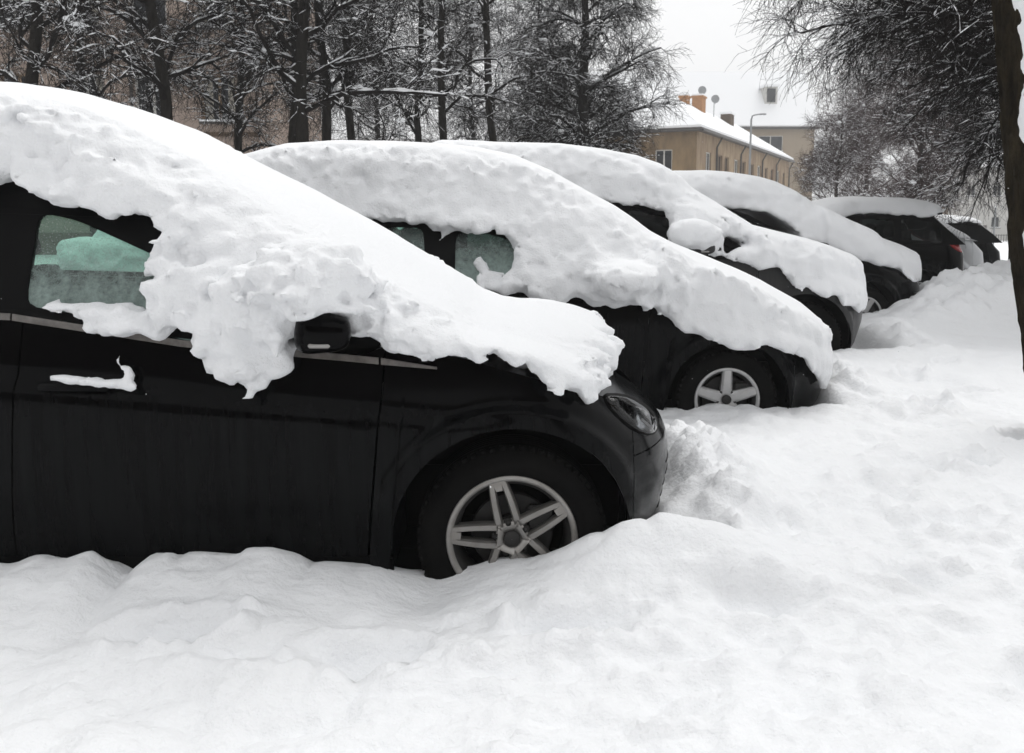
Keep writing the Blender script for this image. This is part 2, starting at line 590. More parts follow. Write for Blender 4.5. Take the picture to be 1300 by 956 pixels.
def ground_z(x, y):
    x, y = np.asarray(x, float), np.asarray(y, float)
    z = 0.20 + 0.03 * np.tanh((y - 4.5) / 1.5) + 0.045 * fbm(x * .55, y * .55, 0, 2, 3)
    near = np.exp(-np.clip((y - 2) / 22, 0, None))
    z = z + near * (0.030 * fbm(x * 2.3, y * 2.3, 0, 3, 5) + 0.042 * np.abs(vnoise(x * 4.5 + .5 * vnoise(x * 3, y * 3, 0, 15), y * 4.5, 0, 8)) * (.4 + .6 * sstep(-.2, .4, vnoise(x * .9, y * .9, 0, 14))) + 0.020 * np.abs(vnoise(x * 10, y * 10, 0, 9)) + 0.010 * np.abs(vnoise(x * 21, y * 21, 0, 4)) + .003 * vnoise(x * 45, y * 45, 0, 6))
    z = z - 1.25 * sstep(22, 88, y)
    clod = sstep(.0, .5, vnoise(x * .8 + 3, y * .8, 0, 92) + .35 * vnoise(x * 2.6, y * 2.6, 0, 93))
    z = z + near * clod * (.030 * np.abs(vnoise(x * 7, y * 7, 0, 94)) + .028 * np.abs(vnoise(x * 15, y * 15, 0, 95)) + .012 * np.abs(vnoise(x * 30, y * 30, 0, 96)))
    # ploughed bank along the near car
    c = np.interp(x, CREST[:, 0], CREST[:, 1])
    fade = sstep(-6, -4.5, x) * (1 - sstep(0.75, 1.5, x))
    dy = y - 2.99
    w = np.where(dy < 0, np.exp(-(dy / np.where(x > -.2, .2, .30)) ** 2), np.exp(-(dy / .16) ** 2)) * fade
    lump = .03 * ((vnoise(x * 7, y * 7, 0, 21) ** 2 + .003) ** .25 - .45) + .022 * ((vnoise(x * 17, y * 17, 0, 22) ** 2 + .003) ** .25 - .45) * (0.3 + 0.7 * (x < -.7))
    z = z * (1 - w) + (c + lump * w) * w
    # in front of the near bumper
    e = np.exp(-np.abs((x - .84) / np.where(x < .84, .13, .30)) ** 2.4 - np.abs((y - 3.95) / np.where(y < 3.95, .62, 1.0)) ** 3)
    bq = lambda fq, sd: (vnoise(x * fq, y * fq, 0, sd) ** 2 + .003) ** .25 - .45
    z = z + e * (0.16 + 0.12 * bq(5, 31) + .09 * bq(11, 32) + .05 * bq(23, 33))
    # hollow below every car
    for i, (xw, yc, hw, nose, ln) in enumerate(PLACES):
        q = np.maximum(np.maximum((x - xw - nose + .12), (xw + nose - ln) - x), np.abs(y - yc) - hw + .10)
        k = 1 - sstep(-.14, .03, q)
        z = z * (1 - k) + 0.08 * k
        if i:
            b = np.exp(-((y - (yc - hw - .05)) / .22) ** 2) * sstep(-5.5, -5, x) * (1 - sstep(xw + .9, xw + 1.6, x)) * sstep(-.1, 0., q)
            z = z + b * ((-.02 if i == 1 else .03) + .05 * np.abs(vnoise(x * 6, y * 6, 0, 40 + i)))
            e = np.exp(-((x - xw - nose - .12) / .22) ** 2 - ((y - yc + .2) / .7) ** 2)
            z = z + e * (0.07 + .10 * np.abs(vnoise(x * 6, y * 6, 0, 50 + i)) + .07 * np.abs(vnoise(x * 14, y * 14, 0, 55)))
    # shovelled heap beside the lane
    rg = np.array([(3.75, 9.2, .08), (4.5, 9.95, .20), (5.4, 10.8, .42), (6.2, 11.4, .62), (7.1, 11.9, .52), (8.2, 12.3, .30)])
    prof = np.zeros_like(x)
    for q0, q1 in zip(rg[:-1], rg[1:]):
        e_ = q1[:2] - q0[:2]
        t = np.clip(((x - q0[0]) * e_[0] + (y - q0[1]) * e_[1]) / (e_ @ e_), 0, 1)
        dd = np.hypot(x - q0[0] - t * e_[0], y - q0[1] - t * e_[1])
        hgt = q0[2] + (q1[2] - q0[2]) * t
        prof = np.maximum(prof, hgt * np.exp(-np.abs(dd / (.35 + 1.0 * hgt)) ** 2.2))
    def bl(fq, sd):
        return (vnoise(x * fq + .3 * vnoise(x * fq * .6, y * fq * .6, 0, sd + 5), y * fq, 0, sd) ** 2 + .003) ** .25
    rough = .10 * np.abs(fbm(x * 1.8, y * 1.8, 0, 2, 60)) + .12 * (bl(3.4, 61) - .45) + .085 * (bl(7, 62) - .45) + .045 * (bl(14, 64) - .45) + .018 * (bl(28, 65) - .45)
    z = z + prof + rough * sstep(.04, .30, prof)
    for dx, dyy, sx, sy, dep, an in DENTS:
        a, b = (x - dx) * math.cos(an) + (y - dyy) * math.sin(an), -(x - dx) * math.sin(an) + (y - dyy) * math.cos(an)
        r = (a / sx) ** 2 + (b / sy) ** 2
        z = z - dep * (1.15 * (1 - sstep(.55, 1.25, np.sqrt(r) + .25 * vnoise(x * 11, y * 11, 0, 90))) - .45 * np.exp(-((np.sqrt(r) - 1.55) / .35) ** 2) * (.4 + np.abs(vnoise(x * 13, y * 13, 0, 91)) * 2))
    return z


def axis(segs):
    a = [segs[0][0]]
    for lo, hi, st in segs:
        n = max(1, int(round((hi - lo) / st)))
        a += list(np.linspace(lo, hi, n + 1)[1:])
    return np.array(a)


gx = np.concatenate([-np.geomspace(215, 4.2, 26), axis([(-4, -2.4, .06), (-2.4, 3.2, .021), (3.2, 9.5, .04), (9.5, 12, .1)]), np.geomspace(12.5, 215, 26)])
gy = np.concatenate([-np.geomspace(215, 2, 18), axis([(-1.5, 1.4, .2), (1.4, 3.4, .017), (3.4, 6, .026), (6, 14, .045), (14, 20, .14)]), np.geomspace(20.5, 215, 30)])
GX, GY = np.meshgrid(gx, gy, indexing='ij')
GZ = ground_z(GX, GY)
nx_, ny_ = GX.shape
gi = (np.arange(nx_ - 1)[:, None] * ny_ + np.arange(ny_ - 1)[None]).ravel()
ground = mk('snow_ground', np.stack([GX, GY, GZ], -1).reshape(-1, 3), np.stack([gi, gi + ny_, gi + ny_ + 1, gi + 1], 1), M['ground_snow'])
ground['kind'] = 'structure'
# ------------------------------------------------------------------ cars
def lerp_poly(pts):
    a = np.array(sorted(pts))
    return lambda x: np.interp(x, a[:, 0], a[:, 1])


class Car:
    """car in its own coordinates: front wheel at x=0, nose towards +x, near side y<0"""
    def __init__(s, **k):
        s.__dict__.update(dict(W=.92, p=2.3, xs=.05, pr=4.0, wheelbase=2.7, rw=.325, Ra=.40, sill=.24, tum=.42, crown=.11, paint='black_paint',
                               xb=.47, seams=(-.45, -1.62, -2.55), crease=None, bow=.14, rim_r=.215, rim='five', rot=90, glass=((-2.48, -1.72), (-1.55, -.5)), win_top=.06, frosted=False, glass_mat='tint_glass',
                               quarter=(-3.3, -2.6), mirror_x=-.55, lamp=None, wheel_y=.035))
        s.__dict__.update(k)
        s.f_belt, s.f_sh = lerp_poly(s.belt), lerp_poly(s.sh)
        s.f_xn, s.f_xr = lerp_poly(s.xn), lerp_poly(s.xr)
        top = np.array(s.roof)
        s.f_roof = lerp_poly([tuple(q) for q in top])
        s.xsr = -s.wheelbase - .15

    def side(s, x, z):
        x, z = np.broadcast_arrays(np.asarray(x, float), np.asarray(z, float))
        zb = s.f_belt(x)
        zz = np.minimum(z, zb)
        h = s.W * (1 - .045 * np.clip((zz - .70) / .40, 0, 2) ** 2 - .055 * np.clip((.55 - zz) / .35, 0, 2) ** 2)
        r = np.hypot(x, z - s.rw)
        for xw in (0.0, -s.wheelbase):
            r = np.hypot(x - xw, z - s.rw)
            h = h + .026 * np.where(r < s.Ra + .05, 1, np.exp(-((r - s.Ra - .05) / .022) ** 2)) * (r > s.Ra - .06) * (z < s.rw + s.Ra + .2)
        if s.crease is not None:
            zc = np.interp(x, [c[0] for c in s.crease], [c[1] for c in s.crease])
            on = sstep(-s.wheelbase - .2, -s.wheelbase + .3, x) * (1 - sstep(s.crease[-1][0], s.crease[-1][0] + .25, x))
            h = h + on * .014 * np.tanh((zc - zz) / .018)
        return h - s.tum * np.clip(z - zb, 0, None)

    def hw(s, x, z):
        h = s.side(x, z)
        xn, xr = s.f_xn(z), s.f_xr(z)
        t = np.clip((x - s.xs) / (xn - s.xs), 0, 1)
        h = h * np.where(z < s.f_belt(x) + .03, (1 - t ** s.p) ** (1 / s.p), 1)
        t = np.clip((s.xsr - x) / (s.xsr - xr), 0, 1)
        return h * (1 - t ** s.pr) ** (1 / s.pr)

    # -- surfaces
    def patch(s, name, bot, top, mat_, nv=14, parent=None, fold=.022, mirror=True, off=0.0):
        bot, top = np.asarray(bot, float), np.asarray(top, float)
        n = len(bot)
        v = np.linspace(0, 1, nv)[None, :, None]
        XZ = bot[:, None] * (1 - v) + top[:, None] * v
        X, Z = XZ[..., 0], XZ[..., 1]
        Y = -(s.hw(X, Z) + off)
        V = np.stack([X, Y, Z], -1).reshape(-1, 3)
        i = (np.arange(n - 1)[:, None] * nv + np.arange(nv - 1)[None]).ravel()
        Q = np.stack([i, i + nv, i + nv + 1, i + 1], 1)
        ring = np.concatenate([np.arange(n) * nv, (n - 1) * nv + np.arange(1, nv), np.arange(n - 2, -1, -1) * nv + nv - 1, np.arange(nv - 2, 0, -1)])
        b = len(V)
        Vi = V[ring].copy()
        Vi2 = V[ring].copy()
        Vi2[:, 1] += fold
        V = np.concatenate([V, Vi, Vi2])
        m = len(ring)
        k = np.arange(m)
        Q2 = np.stack([b + k, b + (k + 1) % m, b + m + (k + 1) % m, b + m + k], 1)[:, ::-1]
        o = mk(name, V, np.concatenate([Q, Q2]), M[mat_], parent or s.root)
        if mirror:
            share(name, o, parent or s.root, scale=(1, -1, 1))
        return o

    def wrap(s, name, xb, zlo, zhi, mat_, front=True, nphi=41, nv=14, parent=None):
        """panel round the nose or the tail from x=xb; zlo, zhi functions of x"""
        p = s.p if front else s.pr
        xs = s.xs if front else s.xsr
        fx = s.f_xn if front else s.f_xr
        u = np.linspace(-1, 1, nphi)
        V = np.zeros((nphi, nv, 3))
        for j in range(nv):
            t = j / (nv - 1)
            zl = np.full(nphi, -1.0)
            def pt(z):
                xn = fx(z)
                f0 = np.clip((xb - xs) / (xn - xs), .0, .999)
                g0 = math.pi / 2 - np.arccos(np.clip(f0 ** (p / 2), 0, 1))
                ph = g0 + (np.pi / 2 - g0) * (1 - np.abs(u))
                x = xs + (xn - xs) * np.sin(ph) ** (2 / p)
                return x
            def solve(fn):
                lo, hi = np.full(nphi, .1), np.full(nphi, 1.5)
                for _ in range(30):
                    mid = (lo + hi) / 2
                    above = mid - fn(pt(mid)) > 0
                    hi = np.where(above, mid, hi)
                    lo = np.where(above, lo, mid)
                return (lo + hi) / 2
            if j == 0:
                ZL, ZH = solve(zlo), solve(zhi)
            z = ZL * (1 - t) + ZH * t
            x = pt(z)
            y = s.hw(x, z) * np.sign(u)
            y = np.where(np.abs(u) < 1e-6, 0, y)
            V[:, j] = np.stack([x, y, z], 1)
        i = (np.arange(nphi - 1)[:, None] * nv + np.arange(nv - 1)[None]).ravel()
        Q = np.stack([i, i + nv, i + nv + 1, i + 1], 1)
        return mk(name, V.reshape(-1, 3), Q if front else Q[:, ::-1], M[mat_], parent or s.root)

    def on_side(s, name, poly, mat_, off=.004, parent=None, step=.03, mirror=True, thick=.0):
        """outline (x,z) laid on the side surface"""
        P = np.asarray(poly, float)
        lo, hi = P.min(0), P.max(0)
        X, Z = np.meshgrid(np.arange(lo[0], hi[0], step), np.arange(lo[1], hi[1], step), indexing='ij')
        d = poly_sdf(P, X, Z)
        ins = np.stack([X, Z], -1)[d < -step * .5]
        n = len(P)
        co = [Vector(q) for q in np.concatenate([P, ins])]
        r = geometry.delaunay_2d_cdt(co, [(i, (i + 1) % n) for i in range(n)], [list(range(n))], 1, 1e-6)
        V2 = np.array([tuple(q) for q in r[0]])
        y = -(s.hw(V2[:, 0], V2[:, 1]) + off)
        V = np.stack([V2[:, 0], y, V2[:, 1]], 1)
        T = [list(f) for f in r[2]]
        # edge turned in
        cnt = {}
        for f in T:
            for a, b in zip(f, f[1:] + f[:1]):
                cnt[(a, b)] = cnt.get((a, b), 0) + 1
        ed = [(a, b) for (a, b) in cnt if (b, a) not in cnt]
        Q = []
        VV = list(map(tuple, V))
        mp = {}
        for a, b in ed:
            for q in (a, b):
                if q not in mp:
                    mp[q] = len(VV)
                    VV.append((V[q][0], V[q][1] + off + .012, V[q][2]))
            Q.append((b, a, mp[a], mp[b]))
        T3 = []
        for f in T:
            T3 += [(f[0], f[i], f[i + 1]) for i in range(1, len(f) - 1)]
        o = mk(name, np.array(VV), [np.array(T3), np.array(Q)], M[mat_], parent or s.root)
        if mirror:
            share(name, o, parent or s.root, scale=(1, -1, 1))
        return o

    def arch_line(s, xw, n=44):
        a = np.linspace(math.pi, 0, n)
        x, z = xw + s.Ra * np.cos(a), s.rw + s.Ra * np.sin(a)
        return [(xx, zz) for xx, zz in zip(x, z) if zz > s.sill]

    def window_poly(s, a, b, m=None):
        m = s.win_top if m is None else m
        xs_ = np.linspace(a, b, 12)
        pts = [(x, float(s.f_belt(x)) + .03) for x in np.linspace(a, b, 8)]
        for i, x in enumerate(xs_[::-1]):
            z = float(s.f_roof(x)) - m
            if z > float(s.f_belt(x)) + .05:
                pts.append((x - .03 * (i == 0), z))
        # corners rounded by a small radius
        d = resample(pts + pts[:1], 90)[:-1]
        k = np.array([1, 2, 3, 4, 3, 2, 1.])
        e = np.stack([sum(w * np.roll(d[:, c], j - 3) for j, w in enumerate(k)) / k.sum() for c in (0, 1)], 1)
        return e[::2]

    def build(s, loc, rz, name, label, group):
        s.root = R = empty(name, loc, rz)
        tag(R, label, 'car', group)
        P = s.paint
        sill = s.sill
        a, b, c = s.seams                       # fender | front door | rear door | quarter
        g = .003
        fa = s.arch_line(0.0)
        x_s = fa[0][0]
        n0 = 6
        # front fender
        bot = [(x, sill) for x in np.linspace(a - .05 + g, x_s, n0)][:-1] + fa + [(x, sill) for x in np.linspace(fa[-1][0], s.xb, 4)[1:]]
        tx = np.interp(np.linspace(0, 1, len(bot)), [0, 1], [a + .02 + g, s.xb])
        tx = a + .02 + g + (np.array([q[0] for q in bot]) - bot[0][0]) / (bot[-1][0] - bot[0][0]) * (s.xb - a - .02 - g)
        top = [(x, float(s.f_sh(x))) for x in tx]
        s.patch('front_fender', bot, top, P, 60)
        # front door
        xs_ = np.linspace(0, 1, 20)
        bot = [(b - .03 + g + t * (a - .05 - b + .03 - 2 * g), sill + .04) for t in xs_]
        top = [(b + .03 + g + t * (a + .02 - b - .03 - 2 * g), float(s.f_belt(b + .03 + t * (a - .01 - b)))) for t in xs_]
        s.fdoor = s.patch('front_door', bot, top, P, 22)
        bot = [(c + .06 + g + t * (b - .03 - c - .06 - 2 * g), sill + .04) for t in xs_]
        top = [(c - .10 + g + t * (b + .03 - c + .10 - 2 * g), float(s.f_belt(c - .1 + t * (b + .03 - c + .1)))) for t in xs_]
        # rear door follows the rear arch
        ra = -s.wheelbase + s.Ra + .02
        bot = [(x, z if x > ra else max(z, s.rw + math.sqrt(max(0, (s.Ra + .02) ** 2 - (x + s.wheelbase) ** 2)))) for x, z in bot]
        s.patch('rear_door', bot, top, P, 22)
        # sill
        s.patch('sill', [(x, sill - .10) for x in np.linspace(-s.wheelbase + s.Ra, -s.Ra, 16)], [(x, sill + .036) for x in np.linspace(-s.wheelbase + s.Ra, -s.Ra, 16)], 'black_plastic', 5, off=-.012)
        # rear quarter
        raL = s.arch_line(-s.wheelbase)
        bx = c + .06 - g
        bot = [(x, z) for x, z in raL]
        bot = [(s.xsr - .25, sill)] + [(x, sill) for x in np.linspace(s.xsr - .25, raL[0][0], 4)[1:-1]] + [(x, z) for x, z in raL if x < bx]
        zlast = s.rw + math.sqrt(max(.0, s.Ra ** 2 - (min(bx, -s.wheelbase + s.Ra) + s.wheelbase) ** 2))
        bot.append((min(bx, -s.wheelbase + s.Ra), zlast))
        xe = c - .10 - g
        fx = (np.array([q[0] for q in bot]) - bot[0][0]) / (bot[-1][0] - bot[0][0])
        top = [(s.xsr - .25 + t * (xe - s.xsr + .25), float(s.f_belt(s.xsr - .25 + t * (xe - s.xsr + .25)))) for t in fx]
        s.patch('rear_quarter', bot, top, P, 18)
        # nose
        zf = s.bump_z
        s.wrap('front_bumper', s.xb + g, lambda x: sill - .03 + 0 * x, lambda x: np.minimum(zf(x) - .004, s.f_sh(x)), P)
        s.wrap('nose_panel', s.xb + g, lambda x: np.minimum(zf(x), s.f_sh(x) - .01), s.f_sh, P)
        # grille in the bumper
        gr = Geo()
        zt = .40
        for i in range(5):
            z = .30 + i * .045
            xx = float(s.f_xn(z))
            yy = np.linspace(-.42, .42, 15)
            x_at = [s.xs + (xx - s.xs) * (1 - min(abs(y) / float(s.side(0.2, z)), .99) ** s.p) ** (1 / s.p) for y in yy]
            gr.tube([(x - .004, y, z) for x, y in zip(x_at, yy)], .007, 5)
        gr.build('grille', M['black_plastic'], R, True)
        # tail
        s.wrap('rear_bumper', s.xsr - .25 - g, lambda x: sill - .02 + 0 * x, lambda x: 0.62 + 0 * x, P, False)
        s.wrap('tailgate', s.xsr - .25 - g, lambda x: 0.626 + 0 * x, s.f_belt, P, False)
        # bonnet
        tip = float(s.f_xn(float(s.f_sh(s.xn_tip))))
        x0 = s.roof[0][0] - .12
        t = np.sin(np.linspace(0, math.pi / 2, 30))
        V = []
        ny = 25
        for tt in t:
            x = x0 + tt * (s.xn_tip - x0)
            z = float(s.f_sh(x))
            h = float(s.hw(x, z))
            for k in range(ny):
                q = -1 + 2 * k / (ny - 1)
                V.append((x, q * h, z + s.hood_crown * (1 - q * q) * min(1, h / .5)))
        i = (np.arange(len(t) - 1)[:, None] * ny + np.arange(ny - 1)[None]).ravel()
        mk('bonnet', np.array(V), np.stack([i, i + ny, i + ny + 1, i + 1], 1), M[P], R)
        # greenhouse
        rl = s.roof
        outer = [(x, float(s.f_belt(x)) + .002) for x in np.linspace(rl[-1][0], rl[0][0], 14)] + [(x, z) for x, z in rl[1:-1]]
        wins = [chaikin(w, 0) if len(w) > 12 else w for w in [s.window_poly(*q) for q in (s.quarter,) + tuple(s.glass) if q]]
        loops = [[Vector((x, z, 0)) for x, z in outer]] + [[Vector((x, z, 0)) for x, z in w] for w in wins]
        tris = geometry.tessellate_polygon(loops)
        flat = [q for L in loops for q in L]
        X, Z = np.array([q.x for q in flat]), np.array([q.y for q in flat])
        V = np.stack([X, -s.side(X, Z), Z], 1)
        V = list(map(tuple, V))
        Q = []
        base = len(loops[0])
        for L in loops[1:]:
            n = len(L)
            m0 = len(V)
            for k in range(n):
                p = V[base + k]
                V.append((p[0], p[1] + .022, p[2]))
            for k in range(n):
                Q.append((base + k, base + (k + 1) % n, m0 + (k + 1) % n, m0 + k))
            base += n
        T = []
        for f in tris:
            p0, p1, p2 = [flat[i] for i in f]
            T.append(tuple(f) if (p1 - p0).cross(p2 - p0).z > 0 else tuple(f[::-1]))
        o = mk('side_frame', np.array(V), [np.array(T), np.array(Q)], M['black_plastic'] if s.paint != 'silver_paint' else M[P], R, smooth=False)
        share('side_frame', o, R, scale=(1, -1, 1))
        for w in wins:
            w = np.asarray(w)
            L = [[Vector((x, z, 0)) for x, z in w]]
            T = [tuple(f) for f in geometry.tessellate_polygon(L)]
            V = np.stack([w[:, 0], -s.side(w[:, 0], w[:, 1]) + .012, w[:, 1]], 1)
            o = mk('window', V, np.array(T), M[s.glass_mat], R, smooth=False)
            share('window', o, R, scale=(1, -1, 1))
            if s.frosted:
                V = V.copy()
                V[:, 1] -= .003
                mk('frost', V, np.array(T), M['frost'], o, smooth=False)
        # windscreen, roof, rear window: one loft cut in three
        pts = np.array(rl)
        i_ws, i_rw = s.roof_cut
        def loft(name, seg, m_, dz=0.0):
            seg = resample(seg, max(6, len(seg) * 3))
            V = []
            ny = 21
            for x, z in seg:
                h = float(s.side(x, z))
                k = np.clip((x - pts[len(pts) // 2, 0]) / 1.2, -1, 1)
                for j in range(ny):
                    q = -1 + 2 * j / (ny - 1)
                    V.append((x + s.bow * k * (1 - q * q), q * h, z + dz + s.crown * (1 - q * q) * sstep(pts[0, 1], pts[:, 1].max(), z)))
            i = (np.arange(len(seg) - 1)[:, None] * ny + np.arange(ny - 1)[None]).ravel()
            return mk(name, np.array(V), np.stack([i, i + ny, i + ny + 1, i + 1], 1)[:, ::-1], M[m_], R)
        loft('windscreen', pts[:i_ws + 1], s.glass_mat)
        loft('roof', pts[i_ws:i_rw + 1], P)
        loft('rear_window', pts[i_rw:], s.glass_mat)
        # belt trim
        for (xa, xb_) in ((s.xsr, b - .012), (b - .006, a - .004), (a + .004, s.trim_end)):
            xx = np.linspace(xa, xb_, 14)
            f = s.f_belt if xb_ < a else (lambda x: np.minimum(s.f_belt(x), s.f_sh(x)))
            w = .022 if xb_ < a else .022 * np.linspace(1, .35, 14)
            bot = [(x, float(s.f_trim(x)) - .5 * ww) for x, ww in zip(xx, np.broadcast_to(w, 14))]
            top = [(x, float(s.f_trim(x)) + .5 * ww) for x, ww in zip(xx, np.broadcast_to(w, 14))]
            s.patch('belt_trim', bot, top, s.trim_mat, 4, off=.006, fold=.012)
        # handles
        for hx in (b + .22, c + .25):
            h = Geo()
            zc = float(s.f_belt(hx)) - .20
            yy = -float(s.hw(hx, zc))
            h.box((hx, yy - .030, zc), (.24, .022, .034), .010)
            h.box((hx - .10, yy - .012, zc), (.03, .03, .026), .004)
            h.box((hx + .10, yy - .012, zc), (.03, .03, .026), .004)
            o = h.build('door_handle', M[P], R, True)
            share('door_handle', o, R, scale=(1, -1, 1))
        # mirrors
        mx = s.mirror_x
        mz = float(s.f_belt(mx)) + .085
        my = -float(s.side(mx, mz)) - .13
        bm = bmesh.new()
        bmesh.ops.create_icosphere(bm, subdivisions=4, radius=1)
        V = []
        for v in bm.verts:
            x, y, z = v.co
            sx = abs(x) ** .6 * (1 if x > 0 else -1)
            sz = abs(z) ** .55 * (1 if z > 0 else -1)
            sy = abs(y) ** .6 * (1 if y > 0 else -1)
            X_ = .10 * sx if x > 0 else .085 * sx
            V.append((mx + X_ - .03 * sy, my + .115 * sy, mz + (.066 - .010 * sx) * sz))
        T = np.array([[v.index for v in f.verts] for f in bm.faces])
        bm.free()
        mir = mk('mirror', np.array(V), T, M[P], R)
        mir2 = share('mirror', mir, R, scale=(1, -1, 1))
        gl = Geo()
        gl.box((mx + .02, my - .104, mz - .034), (.07, .024, .016), .006)
        gi_ = gl.build('indicator', M['indicator_lens'], mir, True)
        share('indicator', gi_, mir2)
        st = Geo()
        st.tube([(mx + .01, my + .09, mz - .045), (mx + .03, my + .16, mz - .075)], [.03, .035], 8)
        so = st.build('mirror_stalk', M['black_plastic'], mir, True)
        share('mirror_stalk', so, mir2)
        # headlights
        if s.lamp is not None:
            o = s.on_side('headlight', s.lamp, 'black_plastic', .004)
            s.on_side('headlight_lens', s.lamp_lens, 'lamp_glass', .012)
            s.on_side('reflector', s.lamp_reflector, 'reflector', .008)
        if getattr(s, 'tail', None) is not None:
            s.on_side('tail_light', s.tail, 'red_lens', .010)
        # wheels
        s.wheels()
        # floor, liners, inside
        f = Geo()
        f.box((-s.wheelbase / 2, 0, sill - .03), (s.wheelbase + .9, 1.5, .08), .0)
        f.box((-.05, 0, .62), (1.0, 1.1, .25), .03)
        f.build('underbody', M['black_plastic'], R)
        for xw in (0.0, -s.wheelbase):
            n = 20
            aa = np.linspace(-.2, PI + .2, n)
            V = []
            for t_ in aa:
                for yy in (-s.W + .03, -.52):
                    V.append((xw + (s.Ra + .006) * math.cos(t_), yy, s.rw + (s.Ra + .006) * math.sin(t_)))
            b0 = len(V)
            Q = [(2 * i, 2 * i + 1, 2 * i + 3, 2 * i + 2) for i in range(n - 1)]
            V.append((xw, -.52, s.rw))
            T = [(b0, 2 * i + 1, 2 * i + 3) for i in range(n - 1)]
            o = mk('wheel_liner', np.array(V), [np.array(Q), np.array(T)], M['black_plastic'], R)
            share('wheel_liner', o, R, scale=(1, -1, 1))
        zb = float(s.f_belt(-1.4))
        d = Geo()
        d.box((-.62, 0, zb - .10), (.5, 1.45, .16), .05)
        d.build('dashboard', M['fabric'], R, True)
        for yy in (-.38, .38):
            st = Geo()
            lean = math.radians(14)
            import mathutils
            Mx = mathutils.Matrix.Rotation(-lean, 3, 'Y')
            st.box((-1.88, yy, .50), (.52, .50, .16), .05)
            st.box((-2.20, yy, zb - .18), (.15, .48, .64), .06, Mx)
            st.box((-2.30, yy, zb + .255), (.10, .27, .17), .045, Mx)
            st.tube([(-2.26, yy - .06, zb + .10), (-2.29, yy - .06, zb + .22)], .007, 6)
            st.tube([(-2.26, yy + .06, zb + .10), (-2.29, yy + .06, zb + .22)], .007, 6)
            st.build('front_seat', M['fabric'], R, True)
        st = Geo()
        st.box((-2.45, 0, .52), (.5, 1.3, .16), .05)
        st.box((-2.78, 0, zb - .20), (.14, 1.3, .6), .05)
        for yy in (-.42, .42):
            st.box((-2.86, yy, zb + .17), (.09, .26, .14), .04)
        st.build('rear_seat', M['fabric'], R, True)
        sw = Geo()
        aa = np.linspace(0, 2 * PI, 25)
        sw.tube([(-.92 + .07 * math.sin(t_), -.38 + .18 * math.cos(t_), zb - .02 + .17 * math.sin(t_)) for t_ in aa], .014, 6)
        sw.tube([(-.92, -.54, zb - .02), (-.88, -.38, zb - .04), (-.92, -.22, zb - .02)], .016, 6)
        sw.build('steering_wheel', M['fabric'], R, True)
        return R

    def wheels(s):
        R = s.root
        first = None
        rw, rr = s.rw, s.rim_r
        for xw in (0.0, -s.wheelbase):
            for sgn in (1, -1):
                w = empty('wheel')
                w.parent = R
                w.location = (xw, -sgn * (s.W - s.wheel_y), rw)
                w.scale = (1, sgn, 1)
                if first is None:
                    first = s.wheel_parts(w)
                else:
                    for ch in first:
                        q = ch.copy()
                        COL.objects.link(q)
                        q.parent = w

    def wheel_parts(s, w):
        rw, rr = s.rw, s.rim_r
        parts = []
        g = Geo()
        prof = [(rr - .004, .012), (rr + .010, -.002), (rr + .030, -.008), ((rr + rw) / 2, -.012), (rw - .035, -.004), (rw - .012, .012), (rw - .002, .035)]
        for k in range(5):
            y0 = .05 + k * .028
            prof += [(rw, y0), (rw, y0 + .020), (rw - .008, y0 + .021), (rw - .008, y0 + .0275)]
        prof += [(rw - .002, .195), (rw - .03, .222), (rr, .215)]
        g.lathe(prof, 64)
        # tread blocks on the shoulder
        for i in range(60):
            t = 2 * PI * i / 60
            M3 = __import__('mathutils').Matrix.Rotation(-t, 3, 'Y')
            c = (math.cos(t) * (rw - .009), .024, math.sin(t) * (rw - .009))
            g.box(c, (.014, .034, .020), 0, M3)
        parts.append(g.build('tyre', M['rubber'], w, True))
        g = Geo()
        g.lathe([(rr - .022, .014), (rr - .014, .003), (rr - .002, .002), (rr + .003, .010), (rr - .004, .02)], 64)
        parts.append(g.build('rim_edge', M[s.alloy], w, True))
        g = Geo()
        g.lathe([(rr - .018, .014), (rr - .035, .03), (rr - .045, .12), (rr - .03, .20)], 64)
        parts.append(g.build('rim_barrel', M['dark_alloy'], w, True))
        g = Geo()
        g.lathe([(.001, .085), (.14, .085), (.145, .095), (.001, .095)], 40)
        g.lathe([(.001, .06), (.07, .06), (.07, .095)], 30)
        parts.append(g.build('brake_disc', M['dark_alloy'], w, False))
        g = Geo()
        g.box((.10, .075, .06), (.10, .05, .09), .012)
        parts.append(g.build('brake_caliper', M['dark_alloy'], w, False))
        def bar(o0, o1, w0, w1, r0, r1, dish, depth, bulge=0.0):
            """one spoke along +x with a chamfered face"""
            V, Q = [], []
            n = 9
            for i in range(n):
                t = i / (n - 1)
                r = r0 + (r1 - r0) * t
                o = o0 + (o1 - o0) * t + bulge * math.sin(PI * t)
                h = w0 + (w1 - w0) * t
                y = dish * (1 - t) ** 1.5 + .008
                for (dz, dy) in ((-.5, depth), (-.5, .010), (-.32, 0), (.32, 0), (.5, .010), (.5, depth)):
                    V.append((r, y + dy, o + h * dz))
            for i in range(n - 1):
                for k in range(6):
                    a, b = i * 6 + k, i * 6 + (k + 1) % 6
                    Q.append((a, a + 6, b + 6, b))
            return V, Q
        g = Geo()
        if s.rim == 'double':
            for sg in (-1, 1):
                V, Q = bar(.032 * sg, .019 * sg, .029, .024, .035, rr - .012, .018, .04, .004 * sg)
                g.add(V, Q)
            V, Q = bar(0, 0, .034, .05, rr - .05, rr - .010, .0, .035)
            g.add(V, Q)
            V, Q = bar(0, 0, .062, .085, .02, .050, .020, .035)
            g.add(V, Q)
        else:
            V, Q = bar(0, 0, .075, .060, .02, rr - .010, .022, .045)
            g.add(V, Q)
        sp = g.build('spoke', M[s.alloy], w, False)
        sp.rotation_euler = (0, -RAD(s.rot), 0)
